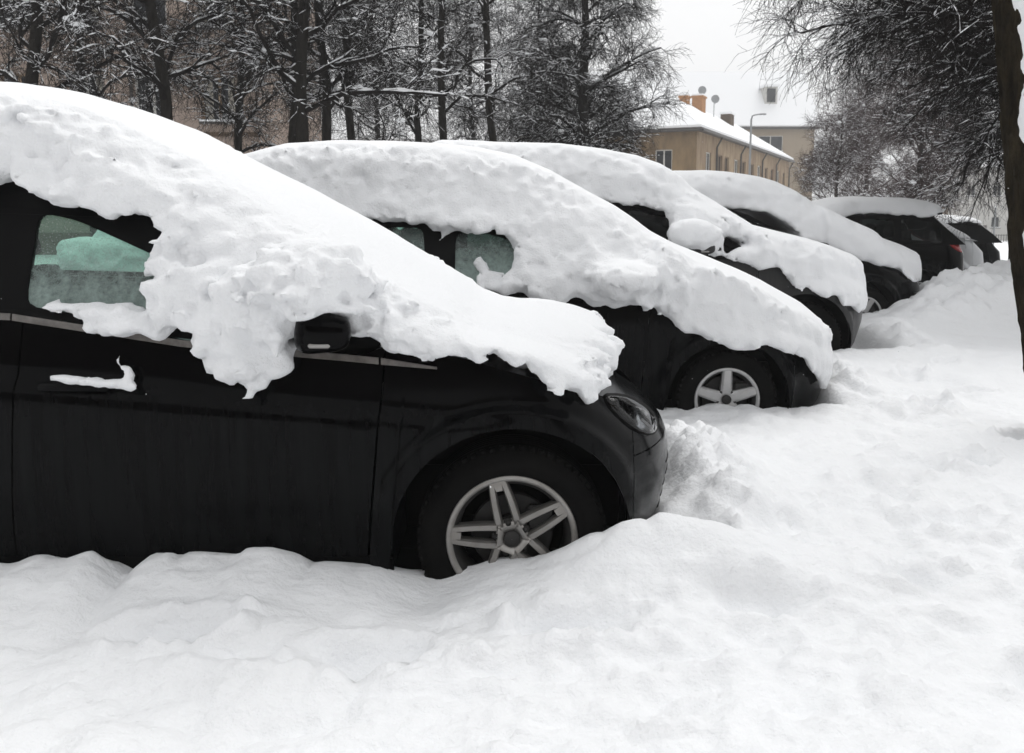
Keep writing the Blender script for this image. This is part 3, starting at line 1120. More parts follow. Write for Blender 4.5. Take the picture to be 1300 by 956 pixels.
        parts.append(sp)
        for k in range(1, 5):
            q = share('spoke', sp, w, rot=(0, -RAD(s.rot + 72 * k), 0))
            parts.append(q)
        g = Geo()
        g.lathe([(.001, .030), (.055, .030), (.066, .045)], 32)
        parts.append(g.build('hub', M[s.alloy], w, True))
        g = Geo()
        g.lathe([(.001, .010), (.024, .010), (.029, .015), (.029, .036)], 28)
        parts.append(g.build('hub_cap', M[s.cap], w, True))
        g = Geo()
        g.lathe([(.001, .016), (.008, .016), (.010, .020), (.010, .028), (.0165, .0285), (.0165, .034)], 12)
        bt = g.build('wheel_bolt', M['dark_alloy'], w, True)
        for k in range(5):
            t = RAD(s.rot + 72 * k + (0 if s.rim == 'double' else 36))
            loc = (.054 * math.cos(t), .004 if s.rim == 'double' else .012, .054 * math.sin(t))
            if k == 0:
                bt.location = loc
                parts.append(bt)
            else:
                parts.append(share('wheel_bolt', bt, w, loc))
        return parts


M['lamp_glass'] = glass('lamp_glass', (0.75, 0.77, 0.78), 1.5)
GROUP = 'snow covered cars parked side by side'
# ------------------------------------------------------------------ the cars in the row
def base_spec(**k):
    d = dict(belt=[(-3.75, 1.05), (-2.6, 1.03), (-1.6, .99), (-.5, .96), (-.3, 1.02), (.9, 1.02)],
             sh=[(-.6, .99), (-.3, .96), (0, .92), (.3, .86), (.5, .79), (.65, .71), (.8, .62)],
             xn=[(.15, .74), (.25, .80), (.45, .86), (.58, .86), (.68, .80), (.78, .62), (.9, .3)], xn_tip=.80,
             xr=[(.2, -3.5), (.5, -3.6), (.9, -3.58), (1.05, -3.52)],
             roof=[(-.45, .99), (-.85, 1.16), (-1.25, 1.34), (-1.5, 1.41), (-1.8, 1.45), (-2.3, 1.46), (-2.8, 1.42), (-3.2, 1.32), (-3.52, 1.04)], roof_cut=(3, 6),
             hood_crown=.05, bump_z=lambda x: .56 + 0 * x, f_trim=lerp_poly([(-3.75, 1.045), (-2.6, 1.025), (-1.6, .985), (-.45, .955), (-.2, .93)]),
             trim_end=-.3, trim_mat='black_plastic', alloy='bright_alloy', cap='dark_alloy')
    d.update(k)
    return d


CARS = []
c1 = Car(**base_spec(
    W=.93, wheelbase=2.85, rw=.33, Ra=.405, rim_r=.2265, rim='double', rot=32, cap='dark_alloy', alloy='alloy', xb=.43, sill=.24, p=2.3, xs=.02,
    belt=[(-3.9, 1.15), (-2.6, 1.135), (-1.68, 1.11), (-1.09, 1.022), (-.5, .97), (-.40, 1.01), (.9, 1.01)],
    f_trim=lerp_poly([(-3.9, 1.14), (-2.6, 1.125), (-1.68, 1.10), (-1.09, 1.01), (-.47, .957), (-.25, .93)]), trim_end=-.25, trim_mat='chrome',
    sh=[(-.56, 1.02), (-.34, 1.0), (-.13, .955), (.08, .895), (.24, .835), (.34, .79), (.42, .75), (.48, .705), (.56, .655), (.62, .61)],
    xn=[(.15, .53), (.22, .575), (.3, .62), (.45, .65), (.56, .645), (.64, .61), (.72, .54), (.82, .42), (.9, .28)], xn_tip=.615, hood_crown=.02,
    xr=[(.2, -3.7), (.5, -3.8), (.9, -3.82), (1.15, -3.78)],
    roof=[(-.42, 1.0), (-.75, 1.17), (-1.2, 1.42), (-1.5, 1.55), (-1.8, 1.605), (-2.2, 1.63), (-2.8, 1.63), (-3.3, 1.57), (-3.6, 1.45), (-3.78, 1.15)], roof_cut=(4, 7), crown=.09,
    seams=(-.44, -1.66, -2.62), crease=[(-3, .96), (-1.5, .885), (-.40, .775), (-.2, .76)], glass=((-2.55, -1.80), (-1.63, -1.13), (-1.02, -.66)), quarter=(-3.45, -2.68), mirror_x=-.62, win_top=.13, frosted=True,
    bump_z=lambda x: .59 + 0 * x))


def hits(car, X0, Yc, px, lo=None):
    """photograph pixels traced on to the near side of a car -> (x, z)"""
    r = []
    for u, v in px:
        Ys = np.linspace(Yc - car.W - .15, Yc, 400)
        X, _, Z = at(u, v, Ys)
        ins = (Yc - Ys) <= car.hw(X - X0, Z)
        k = int(np.argmax(ins)) if ins.any() else 0
        r.append((float(X[k] - X0), float(Z[k])))
    return r


c1.lamp = chaikin(hits(c1, 0, 3.96, [(764, 499), (790, 499), (812, 508), (828, 520), (835, 532), (835, 546), (827, 553), (806, 548), (785, 532), (770, 514)]), 1)
c1.lamp_lens = chaikin(hits(c1, 0, 3.96, [(768, 502), (790, 502), (811, 511), (827, 523), (833, 534), (833, 545), (825, 550), (808, 545), (788, 530), (773, 513)]), 1)
c1.lamp_reflector = chaikin(hits(c1, 0, 3.96, [(804, 514), (816, 518), (829, 527), (831, 541), (824, 548), (809, 543), (804, 530)]), 1)
c1.build((0, 3.96, 0), 0, 'parked_car', 'nearest black car with double spoke alloy wheel, cut off by the left edge', GROUP)

X2 = at(925, 510, 5.58)[0]
c2 = Car(**base_spec(
    W=.90, wheelbase=2.70, rw=.31, frosted=True, Ra=.375, rim_r=.202, rot=90, xb=.42, sill=.22, xs=.0,
    belt=[(-3.6, 1.03), (-2.6, 1.01), (-1.6, .985), (-.5, .95), (-.35, 1.0), (.9, 1.0)],
    f_trim=lerp_poly([(-3.6, 1.02), (-2.6, 1.0), (-1.6, .975), (-.5, .94), (-.3, .93)]),
    hood_crown=.02, sh=[(-.6, .97), (-.3, .93), (0, .87), (.3, .78), (.5, .70), (.65, .62), (.78, .53)],
    xn=[(.15, .72), (.25, .78), (.45, .83), (.55, .82), (.65, .76), (.75, .60), (.85, .3)], xn_tip=.78,
    roof=[(-.45, .98), (-.8, 1.13), (-1.2, 1.30), (-1.45, 1.385), (-1.8, 1.42), (-2.4, 1.43), (-3.2, 1.39), (-3.65, 1.26), (-3.92, 1.02)], roof_cut=(3, 6), crown=.08,
    xr=[(.2, -3.85), (.5, -3.95), (.9, -3.97), (1.02, -3.93)],
    seams=(-.5, -1.75, -2.5), glass=((-2.24, -1.84), (-1.67, -.62)), quarter=(-2.72, -2.30), mirror_x=-.64))
c2.build((X2, 6.48, 0), 0, 'parked_car', 'second black car, silver five spoke wheel, heavy snow hanging over its nose', GROUP)

X3 = at(1020, 440, 8.0)[0]
c3 = Car(**base_spec(
    W=.93, wheelbase=2.7, rw=.35, Ra=.42, rim_r=.22, rot=70, xb=.45, sill=.27, xs=.1, paint='grey_paint', p=2.6, glass_mat='dark_glass',
    belt=[(-3.75, 1.16), (-2.6, 1.14), (-1.6, 1.10), (-.5, 1.08), (-.3, 1.12), (.9, 1.12)],
    f_trim=lerp_poly([(-3.75, 1.15), (-2.6, 1.13), (-1.6, 1.09), (-.5, 1.07), (-.2, 1.04)]),
    hood_crown=.02, sh=[(-.5, 1.08), (-.1, 1.03), (.2, .97), (.45, .89), (.6, .82), (.68, .76)],
    xn=[(.12, .52), (.2, .58), (.3, .64), (.5, .70), (.70, .72), (.80, .69), (.88, .58), (.95, .4)], xn_tip=.69,
    roof=[(-.4, 1.10), (-.75, 1.28), (-1.1, 1.46), (-1.5, 1.575), (-2.0, 1.62), (-2.8, 1.62), (-3.3, 1.56), (-3.6, 1.16)], roof_cut=(3, 6),
    xr=[(.2, -3.5), (.5, -3.6), (.9, -3.62), (1.15, -3.6)], bump_z=lambda x: .66 + 0 * x,
    seams=(-.42, -1.6, -2.5), glass=((-2.5, -1.7), (-1.52, -.5)), quarter=(-3.3, -2.6), mirror_x=-.93))
c3.build((X3, 8.93, 0), 0, 'parked_car', 'tall dark grey third car with snow lump on its mirror', GROUP)

X4 = at(1099, 385, 10.5)[0]
c4 = Car(**base_spec(
    W=.90, wheelbase=2.6, rw=.32, glass_mat='dark_glass', Ra=.385, rim_r=.21, rot=60, xb=.44, sill=.24, xs=.05,
    belt=[(-3.6, 1.06), (-2.6, 1.05), (-1.6, 1.03), (-.55, 1.0), (-.4, 1.04), (.9, 1.04)],
    f_trim=lerp_poly([(-3.6, 1.05), (-2.6, 1.04), (-1.6, 1.02), (-.55, .99), (-.3, .97)]),
    hood_crown=.02, sh=[(-.6, 1.01), (-.2, .96), (.2, .89), (.5, .81), (.7, .73), (.82, .66)],
    xn=[(.2, .76), (.4, .86), (.6, .88), (.7, .85), (.8, .68), (.9, .4)], xn_tip=.83,
    roof=[(-.5, 1.02), (-.9, 1.20), (-1.3, 1.39), (-1.6, 1.475), (-2.2, 1.52), (-2.8, 1.48), (-3.2, 1.36), (-3.5, 1.06)], roof_cut=(3, 5), crown=.09,
    xr=[(.2, -3.4), (.5, -3.5), (.9, -3.52), (1.06, -3.5)],
    seams=(-.5, -1.65, -2.5), glass=((-2.45, -1.74), (-1.58, -.62)), quarter=None, mirror_x=-.6))
c4.lamp = chaikin(hits(c4, X4, 11.4, [(1133, 333), (1146, 333), (1155, 338), (1157, 344), (1146, 343), (1137, 339)]), 1)
c4.lamp_lens = c4.lamp_reflector = chaikin(hits(c4, X4, 11.4, [(1136, 334), (1146, 335), (1154, 339), (1146, 342), (1138, 338)]), 1)
c4.build((X4, 11.4, 0), 0, 'parked_car', 'black car, fourth from the camera, its snowy nose beside the shovelled snow heap', GROUP)

c5 = Car(**base_spec(
    W=.90, wheelbase=2.55, rw=.32, glass_mat='dark_glass', Ra=.385, rim_r=.2, rot=80, xb=.44, pr=4.5,
    xr=[(.2, -3.15), (.35, -3.25), (.5, -3.3), (.62, -3.3), (.9, -3.28), (1.05, -3.2)],
    roof=[(-.45, .99), (-.85, 1.16), (-1.25, 1.34), (-1.5, 1.42), (-1.8, 1.455), (-2.3, 1.465), (-2.78, 1.42), (-2.95, 1.25), (-3.17, 1.04)], roof_cut=(3, 6),
    seams=(-.5, -1.6, -2.3), glass=((-2.2, -1.68), (-1.54, -.62)), quarter=(-2.85, -2.28), mirror_x=-.6))
X5 = 3.16
c5.tail = chaikin([(-2.93, 1.06), (-3.10, 1.045), (-3.235, 1.0), (-3.245, .935), (-3.12, .93), (-3.0, .99)], 2)
c5.build((X5, 13.9, 0), PI, 'parked_car', 'black hatchback parked tail out with red tail light and bare dark side windows', GROUP)
sp_ = Geo()
sp_.box((-2.86, 0, 1.475), (.20, 1.15, .035), .012)
sp_.build('spoiler', M['black_plastic'], c5.root, True)

TAIL = dict(W=.88, glass_mat='dark_glass', wheelbase=2.5, rw=.31, Ra=.37, pr=4.0, xr=[(.2, -3.1), (.35, -3.2), (.5, -3.26), (.62, -3.26), (.85, -3.22), (1.05, -3.0)],
            roof=[(-.45, .99), (-.85, 1.16), (-1.2, 1.32), (-1.45, 1.38), (-1.8, 1.40), (-2.2, 1.37), (-2.45, 1.28), (-2.75, 1.12), (-2.98, 1.04)], roof_cut=(3, 5),
            seams=(-.5, -1.55, -2.2), glass=((-2.1, -1.62), (-1.48, -.62)), quarter=None, mirror_x=-.6)
X6 = 4.92
c6 = Car(**base_spec(**dict(TAIL, paint='silver_paint')))
c6.build((X6, 16.7, -.02), PI, 'parked_car', 'silver car parked tail out under smooth snow, near the far end of the row', GROUP)
X7 = 7.25
c7 = Car(**base_spec(**dict(TAIL, roof=[(-.45, .99), (-.85, 1.16), (-1.2, 1.32), (-1.45, 1.40), (-1.8, 1.44), (-2.3, 1.44), (-2.72, 1.41), (-2.95, 1.22), (-3.12, 1.04)], roof_cut=(3, 6))))
c7.build((X7, 20.6, -.16), PI, 'parked_car', 'dark car farthest along the row with snow only on its roof', GROUP)


# ------------------------------------------------------------------ snow lying on the cars
def pxl(X0, Y, pts):
    r = []
    for u, v in pts:
        p = at(u, v, Y)
        r.append((p[0] - X0, p[2]))
    return r


def fwd(pts, taper):
    """near edge points as the blanket's outline has them in the middle of the car"""
    return [(x + taper * 1.1 ** 2 * float(sstep(.02, .42, x)), z) for x, z in pts]


def pxt(X0, Yn, car, pts, out=.06):
    """same for an edge on the sloping side of the glasshouse"""
    r = []
    for u, v in pts:
        Y = Yn
        for _ in range(4):
            p = at(u, v, Y)
            Y = Yn - out + car.tum * max(0, p[2] - float(car.f_belt(p[0] - X0)))
        r.append((p[0] - X0, p[2]))
    return r


def big_islands(V, Q, least):
    """drop crumbs that would hang in the air"""
    lab = np.arange(len(V))
    a = np.concatenate([Q[:, 0], Q[:, 1], Q[:, 2]])
    b = np.concatenate([Q[:, 1], Q[:, 2], Q[:, 3]])
    for _ in range(60):
        m = np.minimum(lab[a], lab[b])
        new = lab.copy()
        np.minimum.at(new, a, m)
        np.minimum.at(new, b, m)
        new = new[new]
        new = new[new]
        if (new == lab).all():
            break
        lab = new
    cnt = np.bincount(lab, minlength=len(V))
    keep = cnt[lab] >= least
    idx = np.cumsum(keep) - 1
    return V[keep], idx[Q[keep[Q[:, 0]]]]


def snow_cover(car, loc, rz, A, B, blobs, h, name, label, tA=.10, tB=.10, lump=.035, fr=(9, 9, 12), kA=.30, seed=1, crown=.10, ragged=.02, fine=.010, top_lump=.010, taper=.0, least=260):
    """A: side outline of the blanket over the whole width; B: [(outline, thickness)] stuck to the near side; blobs: ellipsoids"""
    A = np.asarray(A, float)
    pts = np.concatenate([A] + [np.asarray(b, float) for b, _ in B])
    x0, x1 = pts[:, 0].min() - .14, pts[:, 0].max() + .14
    z0, z1 = pts[:, 1].min() - .14, pts[:, 1].max() + crown + .12
    ym = car.W + .26
    xs, ys, zs = np.arange(x0, x1, h), np.arange(-ym - .1, ym, h), np.arange(z0, z1, h)
    X2, Z2 = np.meshgrid(xs, zs, indexing='ij')
    X, Y, Z = xs[:, None, None], ys[None, :, None], zs[None, None, :]
    Zc = np.where(X2 > car.roof[0][0], np.minimum(Z2, np.minimum(car.f_sh(X2), car.f_belt(X2)) - .01), np.minimum(Z2, 1.6))
    hs = car.hw(X2, Zc).astype(np.float32)
    hwide = np.maximum(hs, .0)
    hfull = car.side(X2, np.minimum(Z2, 1.7)).astype(np.float32)
    # crowned: look the outline up at a height lowered towards the middle
    dA2 = poly_sdf(A, X2, Z2).astype(np.float32)
    q = np.clip(np.abs(ys) / (car.W * .8), 0, 1)
    dA = np.empty((len(xs), len(ys), len(zs)), np.float32)
    qq = np.clip(np.abs(ys) / (car.W * .9), 0, 1.1)
    for j in range(len(ys)):
        zz = zs - crown * (1 - q[j] ** 2)
        f = np.clip((zz - zs[0]) / h, 0, len(zs) - 1.001)
        i0 = f.astype(int)
        t = (f - i0).astype(np.float32)
        row = dA2[:, i0] * (1 - t) + dA2[:, i0 + 1] * t
        f = np.clip((xs + taper * qq[j] ** 2 * sstep(.02, .42, xs) - xs[0]) / h, 0, len(xs) - 1.001)
        i0 = f.astype(int)
        t = (f - i0).astype(np.float32)[:, None]
        dA[:, j] = row[i0] * (1 - t) + row[i0 + 1] * t
        dA[:, j][:, zz < zs[0]] = .5
    Ya = np.abs(Y).astype(np.float32)
    nose = np.clip((X2 - car.xs) / .6, 0, 1)
    wid = np.where(nose > 0, np.sqrt(np.maximum(hwide, .0) ** 2 + .0), hwide)
    dyA = Ya - (wid + tA)[:, None, :]
    inn = dA2 < 0
    zlo = np.where(inn.any(1), zs[np.argmax(inn, 1)], 9)
    zhi = np.where(inn.any(1), zs[len(zs) - 1 - np.argmax(inn[:, ::-1], 1)], 9.3)
    kk_ = (.05 + (kA * (1 - .5 * sstep(-.3, .4, X2)) - .05) * sstep(.15, .7, (Z2 - zlo[:, None]) / np.maximum(zhi - zlo, .12)[:, None])).astype(np.float32)[:, None, :]
    dyA = dyA.astype(np.float32)
    hh_ = np.clip(kk_ - np.abs(dA - dyA), 0, None) / kk_
    d = np.maximum(dA, dyA) + hh_ * hh_ * kk_ * .25
    for b, t in B:
        b2 = poly_sdf(b, X2, Z2).astype(np.float32)[:, None, :]
        yy = np.abs(-Y - (hfull + t / 2 - .02)[:, None, :]) - (t / 2 + .02)
        d = smin(d, smax(np.broadcast_to(b2, d.shape), yy.astype(np.float32), min(.12, t * 1.1)), .07)
    tiny = [q_ for q_ in blobs if min(q_[3:]) < .035]
    for bx, by, bz, rx, ry, rz_ in (q_ for q_ in blobs if min(q_[3:]) >= .035):
        k = np.sqrt(((X - bx) / rx) ** 2 + ((Y - by) / ry) ** 2 + ((Z - bz) / rz_) ** 2)
        d = smin(d, ((k - 1) * min(rx, ry, rz_)).astype(np.float32), min(.06, .5 * min(rx, ry, rz_)) if car is not c2 and car is not c3 else .16)
    # lumps near the surface only
    m = np.abs(d) < .11
    i, j, k = np.nonzero(m)
    px, py, pz = xs[i], ys[j], zs[k]
    ny_ = -py / (hfull[i, k] + tA)
    gz = (d[i, j, np.minimum(k + 1, d.shape[2] - 1)] - d[i, j, np.maximum(k - 1, 0)]) / (2 * h)
    up = sstep(.55, .93, gz)
    side_ = (1 - up) * sstep(.3, .7, np.abs(ny_) + .35 * (gz < .75))
    n0 = fbm(px * 2.1, py * 2.1, pz * 2.1, 2, seed + 60)
    wx = .025 * vnoise(px * 6, py * 6, pz * 6, seed + 90)
    qx, qy, qz = px + wx, py + .5 * wx, pz - wx
    def billow(fq, sd):
        return 1.36 - 2.3 * (vnoise(qx * fr[0] * fq, qy * fr[1] * fq, qz * fr[2] * fq, sd) ** 2 + .016) ** .25
    n1, n2, n3 = -billow(.55, seed), -billow(1.15, seed + 20), -billow(2.4, seed + 40)
    n4 = vnoise(px * 46, py * 46, pz * 46, seed + 41)
    low = 1 - sstep(-.02, .10, np.abs(dA2[i, k])) if ragged else 0
    disp = top_lump * n0 + (.12 + .88 * side_) * (lump * .50 * n1 + lump * .62 * n2 + lump * .50 * n3) * (.25 + .75 * side_)
    disp = disp + ragged * side_ * sstep(.80, .95, np.abs(ny_)) * (.6 * vnoise(px * 13, py * 8, pz * 8, seed + 80) + .6 * vnoise(px * 31, py * 20, pz * 24, seed + 81))
    d[i, j, k] -= np.maximum(disp, -.020).astype(np.float32)
    # soften: fresh snow keeps no sharp pits
    for _ in range(2):
        e = d.copy()
        e[1:-1, 1:-1, 1:-1] = .4 * d[1:-1, 1:-1, 1:-1] + .1 * (d[2:, 1:-1, 1:-1] + d[:-2, 1:-1, 1:-1] + d[1:-1, 2:, 1:-1] + d[1:-1, :-2, 1:-1] + d[1:-1, 1:-1, 2:] + d[1:-1, 1:-1, :-2])
        d = e
    n5 = vnoise(px * 27, py * 27, pz * 27, seed + 43)
    rimy = .45 + .55 * (np.abs(dA2[i, k]) < .09)
    n6 = vnoise(px * 38, py * 30, pz * 34, seed + 44)
    d[i, j, k] -= ((.007 * n5 + .006 * n4) * (.12 + side_) + .008 * n6 * side_ * rimy).astype(np.float32)
    for bx, by, bz, rx, ry, rz_ in tiny:
        i0, i1 = np.searchsorted(xs, [bx - .08, bx + .08])
        j0, j1 = np.searchsorted(ys, [by - .08, by + .08])
        k0, k1 = np.searchsorted(zs, [bz - .08, bz + .08])
        w_ = np.s_[i0:i1, j0:j1, k0:k1]
        xx, yy_, zz_ = X[i0:i1], Y[:, j0:j1], Z[:, :, k0:k1]
        kq = np.sqrt(((xx - bx) / rx) ** 2 + ((yy_ - by) / ry) ** 2 + ((zz_ - bz) / rz_) ** 2)
        d[w_] = smin(d[w_], ((kq - 1) * min(rx, ry, rz_) + .007 * vnoise(xx * 45, yy_ * 45, zz_ * 45, 7)).astype(np.float32), .01)
    # keep out of the car
    ztop = np.minimum(np.where(X2[:, :1] > car.roof[0][0], car.f_sh(xs)[:, None], car.f_roof(xs)[:, None]), 9)
    bow = np.clip(1 - (ys / (car.W * .8)) ** 2, 0, 1)
    cr = np.where(xs > car.roof[0][0], car.hood_crown, car.crown * sstep(car.roof[0][1], max(p_[1] for p_ in car.roof), ztop[:, 0]))
    zt = ztop + cr[:, None] * bow[None]
    din = np.maximum(Z - zt[:, :, None], Ya - hs[:, None, :])
    d = np.maximum(d, -din.astype(np.float32) - .014)
    d[:, :, 0] = d[:, :, -1] = .2
    d[0] = d[-1] = .2
    d[:, 0] = d[:, -1] = .2
    V, Q = surface_nets(d, (xs[0], ys[0], zs[0]), h)
    V, Q = big_islands(V, Q, least)
    o = mk(name, V, Q, M['snow'], None, True, loc)
    o.rotation_euler = (0, 0, rz)
    tag(o, label, 'snow', 'snow blankets on the parked cars')
    return o


# near car
A1 = [(-3.9, 1.0), (-4.02, 1.35), (-3.85, 1.66), (-3.4, 1.82), (-2.8, 1.89), (-2.3, 1.905)] + pxl(0, 3.55, [(0, 119), (60, 128), (120, 143), (180, 165), (215, 185), (275, 215), (330, 244), (380, 270), (430, 297), (480, 326), (530, 356), (575, 381)]) \
    + pxl(0, 4.05, [(610, 387), (640, 397), (700, 408), (738, 420), (757, 438)]) + pxl(0, 3.75, [(764, 455), (762, 466)]) \
    + fwd(pxl(0, 3.06, [(736, 488), (720, 494), (694, 483), (662, 458), (640, 447), (610, 448), (584, 439), (554, 447), (524, 445), (497, 449), (484, 440), (471, 426), (450, 424)]), .16) \
    + [(-.62, 1.08), (-.85, 1.18)] + pxt(0, 3.03, c1, [(262, 336), (238, 322), (215, 306), (190, 288), (172, 274), (135, 267), (110, 251), (79, 247), (55, 250), (36, 237), (0, 230)]) + [(-2.0, 1.55), (-2.6, 1.56), (-3.3, 1.5), (-3.7, 1.2)]
B1 = [(pxt(0, 3.03, c1, [(205, 316), (184, 335), (171, 358), (181, 378), (191, 392), (200, 417), (236, 440), (258, 474), (294, 491), (322, 502), (348, 490), (366, 474), (373, 446), (360, 425), (374, 404), (410, 396), (446, 402),
                            (452, 422), (471, 426), (500, 410), (440, 340), (330, 292), (262, 322), (228, 312)], .08), .13),
      (pxt(0, 3.03, c1, [(0, 404), (0, 398), (44, 388), (60, 384), (100, 383), (150, 384), (184, 402), (190, 430), (120, 424), (40, 412)], .03), .055)]
blobs1 = [(-.66, -1.02, 1.22, .18, .16, .10), (-.745, -1.06, 1.09, .05, .09, .10), (-.62, -1.07, 1.165, .13, .13, .045), (-.84, -.99, 1.16, .14, .10, .13), (-.64, -1.0, 1.28, .15, .12, .08)]
blobs1 += [(.16, -.40, .90, .26, .34, .12), (.20, .22, .915, .24, .42, .12), (.10, .6, .93, .2, .25, .10)]
for k_ in range(9):
    t_ = k_ / 8
    blobs1.append((-1.49 + .24 * t_, -.955, .903 - .022 * t_ + .004 * math.sin(k_ * 2.1), .028, .020, .006 + .008 * abs(math.sin(k_ * 1.7 + .4))))
blobs1 += [(-1.262, -.945, .905, .018, .02, .03), (-1.272, -.94, .935, .012, .014, .016), (-1.30, -.94, .962, .010, .012, .012)]
snow_cover(c1, (0, 3.96, 0), 0, A1, B1, blobs1, .0128, 'snow_cover', 'thick lumpy snow blanket on the nearest car, slumping over its door and mirror', tA=.12, kA=.22, lump=.036, fr=(8, 8, 13), seed=3, crown=.06, taper=.16, least=90)

# second car
A2 = [(-4.1, .85), (-4.3, 1.2), (-4.0, 1.55), (-3.6, 1.68)] + pxl(X2, 6.15, [(270, 214), (370, 191), (431, 187), (484, 189), (554, 193), (605, 198), (655, 208), (700, 226), (747, 252), (778, 270)]) \
    + pxl(X2, 6.0, [(824, 302), (867, 324), (921, 345), (979, 370)]) + pxl(X2, 6.15, [(1021, 395)]) + pxl(X2, 6.3, [(1041, 416), (1050, 440), (1051, 462)]) + pxl(X2, 6.1, [(1044, 482)]) \
    + fwd(pxl(X2, 5.62, [(1021, 454), (987, 438), (956, 438), (929, 444), (913, 436), (882, 422), (851, 411), (840, 399), (816, 385)]), .12) \
    + [(-.68, 1.06), (-.95, 1.18), (-1.15, 1.27)] + pxt(X2, 5.58, c2, [(641, 294), (581, 290), (548, 286), (511, 281), (471, 281), (431, 288)]) + [(-2.8, 1.32), (-3.3, 1.22), (-3.8, .9)]
B2 = [(pxt(X2, 5.58, c2, [(815, 386), (793, 388), (762, 389), (727, 382), (689, 391), (672, 381), (655, 372), (632, 368), (650, 345), (655, 326), (641, 306), (645, 290), (700, 270), (790, 290), (816, 350)], .08), .12),
      ([(-4.05, .62), (-4.1, 1.3), (-2.78, 1.36), (-2.85, 1.0), (-2.95, .70)], .09),
      (pxt(X2, 5.58, c2, [(555, 276), (568, 284), (558, 308), (553, 290)]), .07),
      (pxt(X2, 5.58, c2, [(600, 334), (612, 326), (622, 345), (640, 348), (645, 375), (612, 368)]), .03)]
snow_cover(c2, (X2, 6.48, 0), 0, A2, B2, [(-.66, -1.03, 1.065, .21, .16, .10)], .0195, 'snow_cover', 'deep fluted snow blanket on the second car, covering its front door and bonnet', tA=.12, kA=.24, lump=.030, fr=(12, 9, 5), seed=7, crown=.06, ragged=.025, taper=.12)

# third car
A3 = [(-3.6, 1.3), (-3.75, 1.6), (-3.5, 1.95)] + pxl(X3, 8.6, [(560, 184), (650, 186), (708, 188), (766, 194), (805, 202), (836, 213), (859, 228), (874, 242)]) \
    + pxl(X3, 8.45, [(901, 255), (929, 273), (956, 290), (987, 297), (1018, 305), (1056, 316)]) + pxl(X3, 8.6, [(1083, 328), (1094, 336), (1105, 360), (1105, 378), (1098, 394)]) \
    + fwd(pxl(X3, 8.02, [(1082, 388), (1065, 385), (1059, 374), (1047, 377), (1024, 366), (1005, 364), (987, 341), (960, 343), (936, 328), (910, 326)]), .12) + [(-.5, 1.2), (-.85, 1.38)] \
    + pxt(X3, 8.0, c3, [(851, 270), (816, 262), (774, 258)]) + [(-2.3, 1.55), (-3.2, 1.52), (-3.5, 1.2)]
B3 = [(pxt(X3, 8.0, c3, [(851, 275), (852, 298), (878, 317), (900, 327), (917, 320), (925, 290), (880, 262), (860, 262)], .08), .14)]
blobs3 = [(pxl(X3, 7.85, [(880, 296)])[0][0], -1.08, pxl(X3, 7.85, [(880, 296)])[0][1], .20, .13, .13)]
snow_cover(c3, (X3, 8.93, 0), 0, A3, B3, blobs3, .025, 'snow_cover', 'snow blanket on the dark grey third car with rounded lump over its mirror', tA=.10, lump=.032, fr=(10, 9, 4.5), seed=11, crown=.05, ragged=.03, taper=.12)

# fourth car
A4 = [(-3.4, 1.2), (-3.6, 1.5), (-3.1, 1.8)] + pxl(X4, 11.1, [(855, 220), (921, 222), (960, 228), (980, 234), (1003, 244), (1024, 258)]) \
    + pxl(X4, 10.95, [(1053, 270), (1082, 285), (1112, 300)]) + pxl(X4, 11.2, [ (1144, 315), (1164, 325), (1174, 338), (1175, 350), (1166, 362)]) \
    + fwd(pxl(X4, 10.6, [(1136, 343), (1128, 340), (1112, 338), (1094, 331)]), .25) + [(-.45, 1.08), (-.75, 1.16)] \
    + pxt(X4, 10.5, c4, [(1018, 296), (1000, 284), (980, 270), (950, 266), (921, 266)]) + [(-2.3, 1.46), (-3.0, 1.4), (-3.35, 1.1)]
snow_cover(c4, (X4, 11.4, 0), 0, A4, [], [], .032, 'snow_cover', 'smooth snow blanket sloping down the fourth car to its nose by the heap', tA=.07, lump=.02, fr=(8, 8, 8), seed=15, crown=.05, taper=.25)

# fifth car, turned round: build in its own coordinates (x runs to the left)
A5 = [(-2.92, 1.47), (-2.98, 1.53), (-2.85, 1.59), (-2.5, 1.64), (-2.0, 1.65), (-1.5, 1.63), (-1.2, 1.52), (-.6, 1.28), (.2, 1.12), (.7, .95), (.75, .75), (.3, .84), (-.4, .98), (-.85, 1.17), (-1.3, 1.36), (-1.6, 1.43), (-2.0, 1.44), (-2.4, 1.43), (-2.65, 1.38)]
snow_cover(c5, (X5, 13.9, 0), PI, A5, [], [], .034, 'snow_cover', 'thin rumpled snow slab on the roof of the tail out black hatchback', tA=.05, lump=.02, kA=.12, seed=19, crown=.08, top_lump=.018)
A6 = [(-3.30, .70), (-3.31, .84), (-3.12, 1.02), (-2.78, 1.18), (-2.5, 1.33), (-2.25, 1.44), (-1.7, 1.53), (-1.2, 1.47), (-.6, 1.24), (0, 1.1), (.6, .95), (.8, .7), (.3, .84), (-.4, .97), (-.85, 1.15), (-1.2, 1.31), (-1.5, 1.37), (-2.1, 1.36), (-2.45, 1.22), (-2.75, 1.04), (-3.0, .94), (-3.18, .74)]
snow_cover(c6, (X6, 16.7, -.02), PI, A6, [], [], .036, 'snow_cover', 'smooth snow sheet covering the silver car', tA=.06, lump=.02, kA=.15, seed=23)
A7 = [(-2.75, 1.42), (-2.82, 1.47), (-2.6, 1.52), (-1.9, 1.56), (-1.35, 1.47), (-1.45, 1.40), (-1.8, 1.44), (-2.3, 1.44)]
snow_cover(c7, (X7, 20.6, -.16), PI, A7, [], [], .04, 'snow_cover', 'small strip of snow on the roof of the farthest dark car', tA=.04, lump=.015, kA=.08, seed=27)
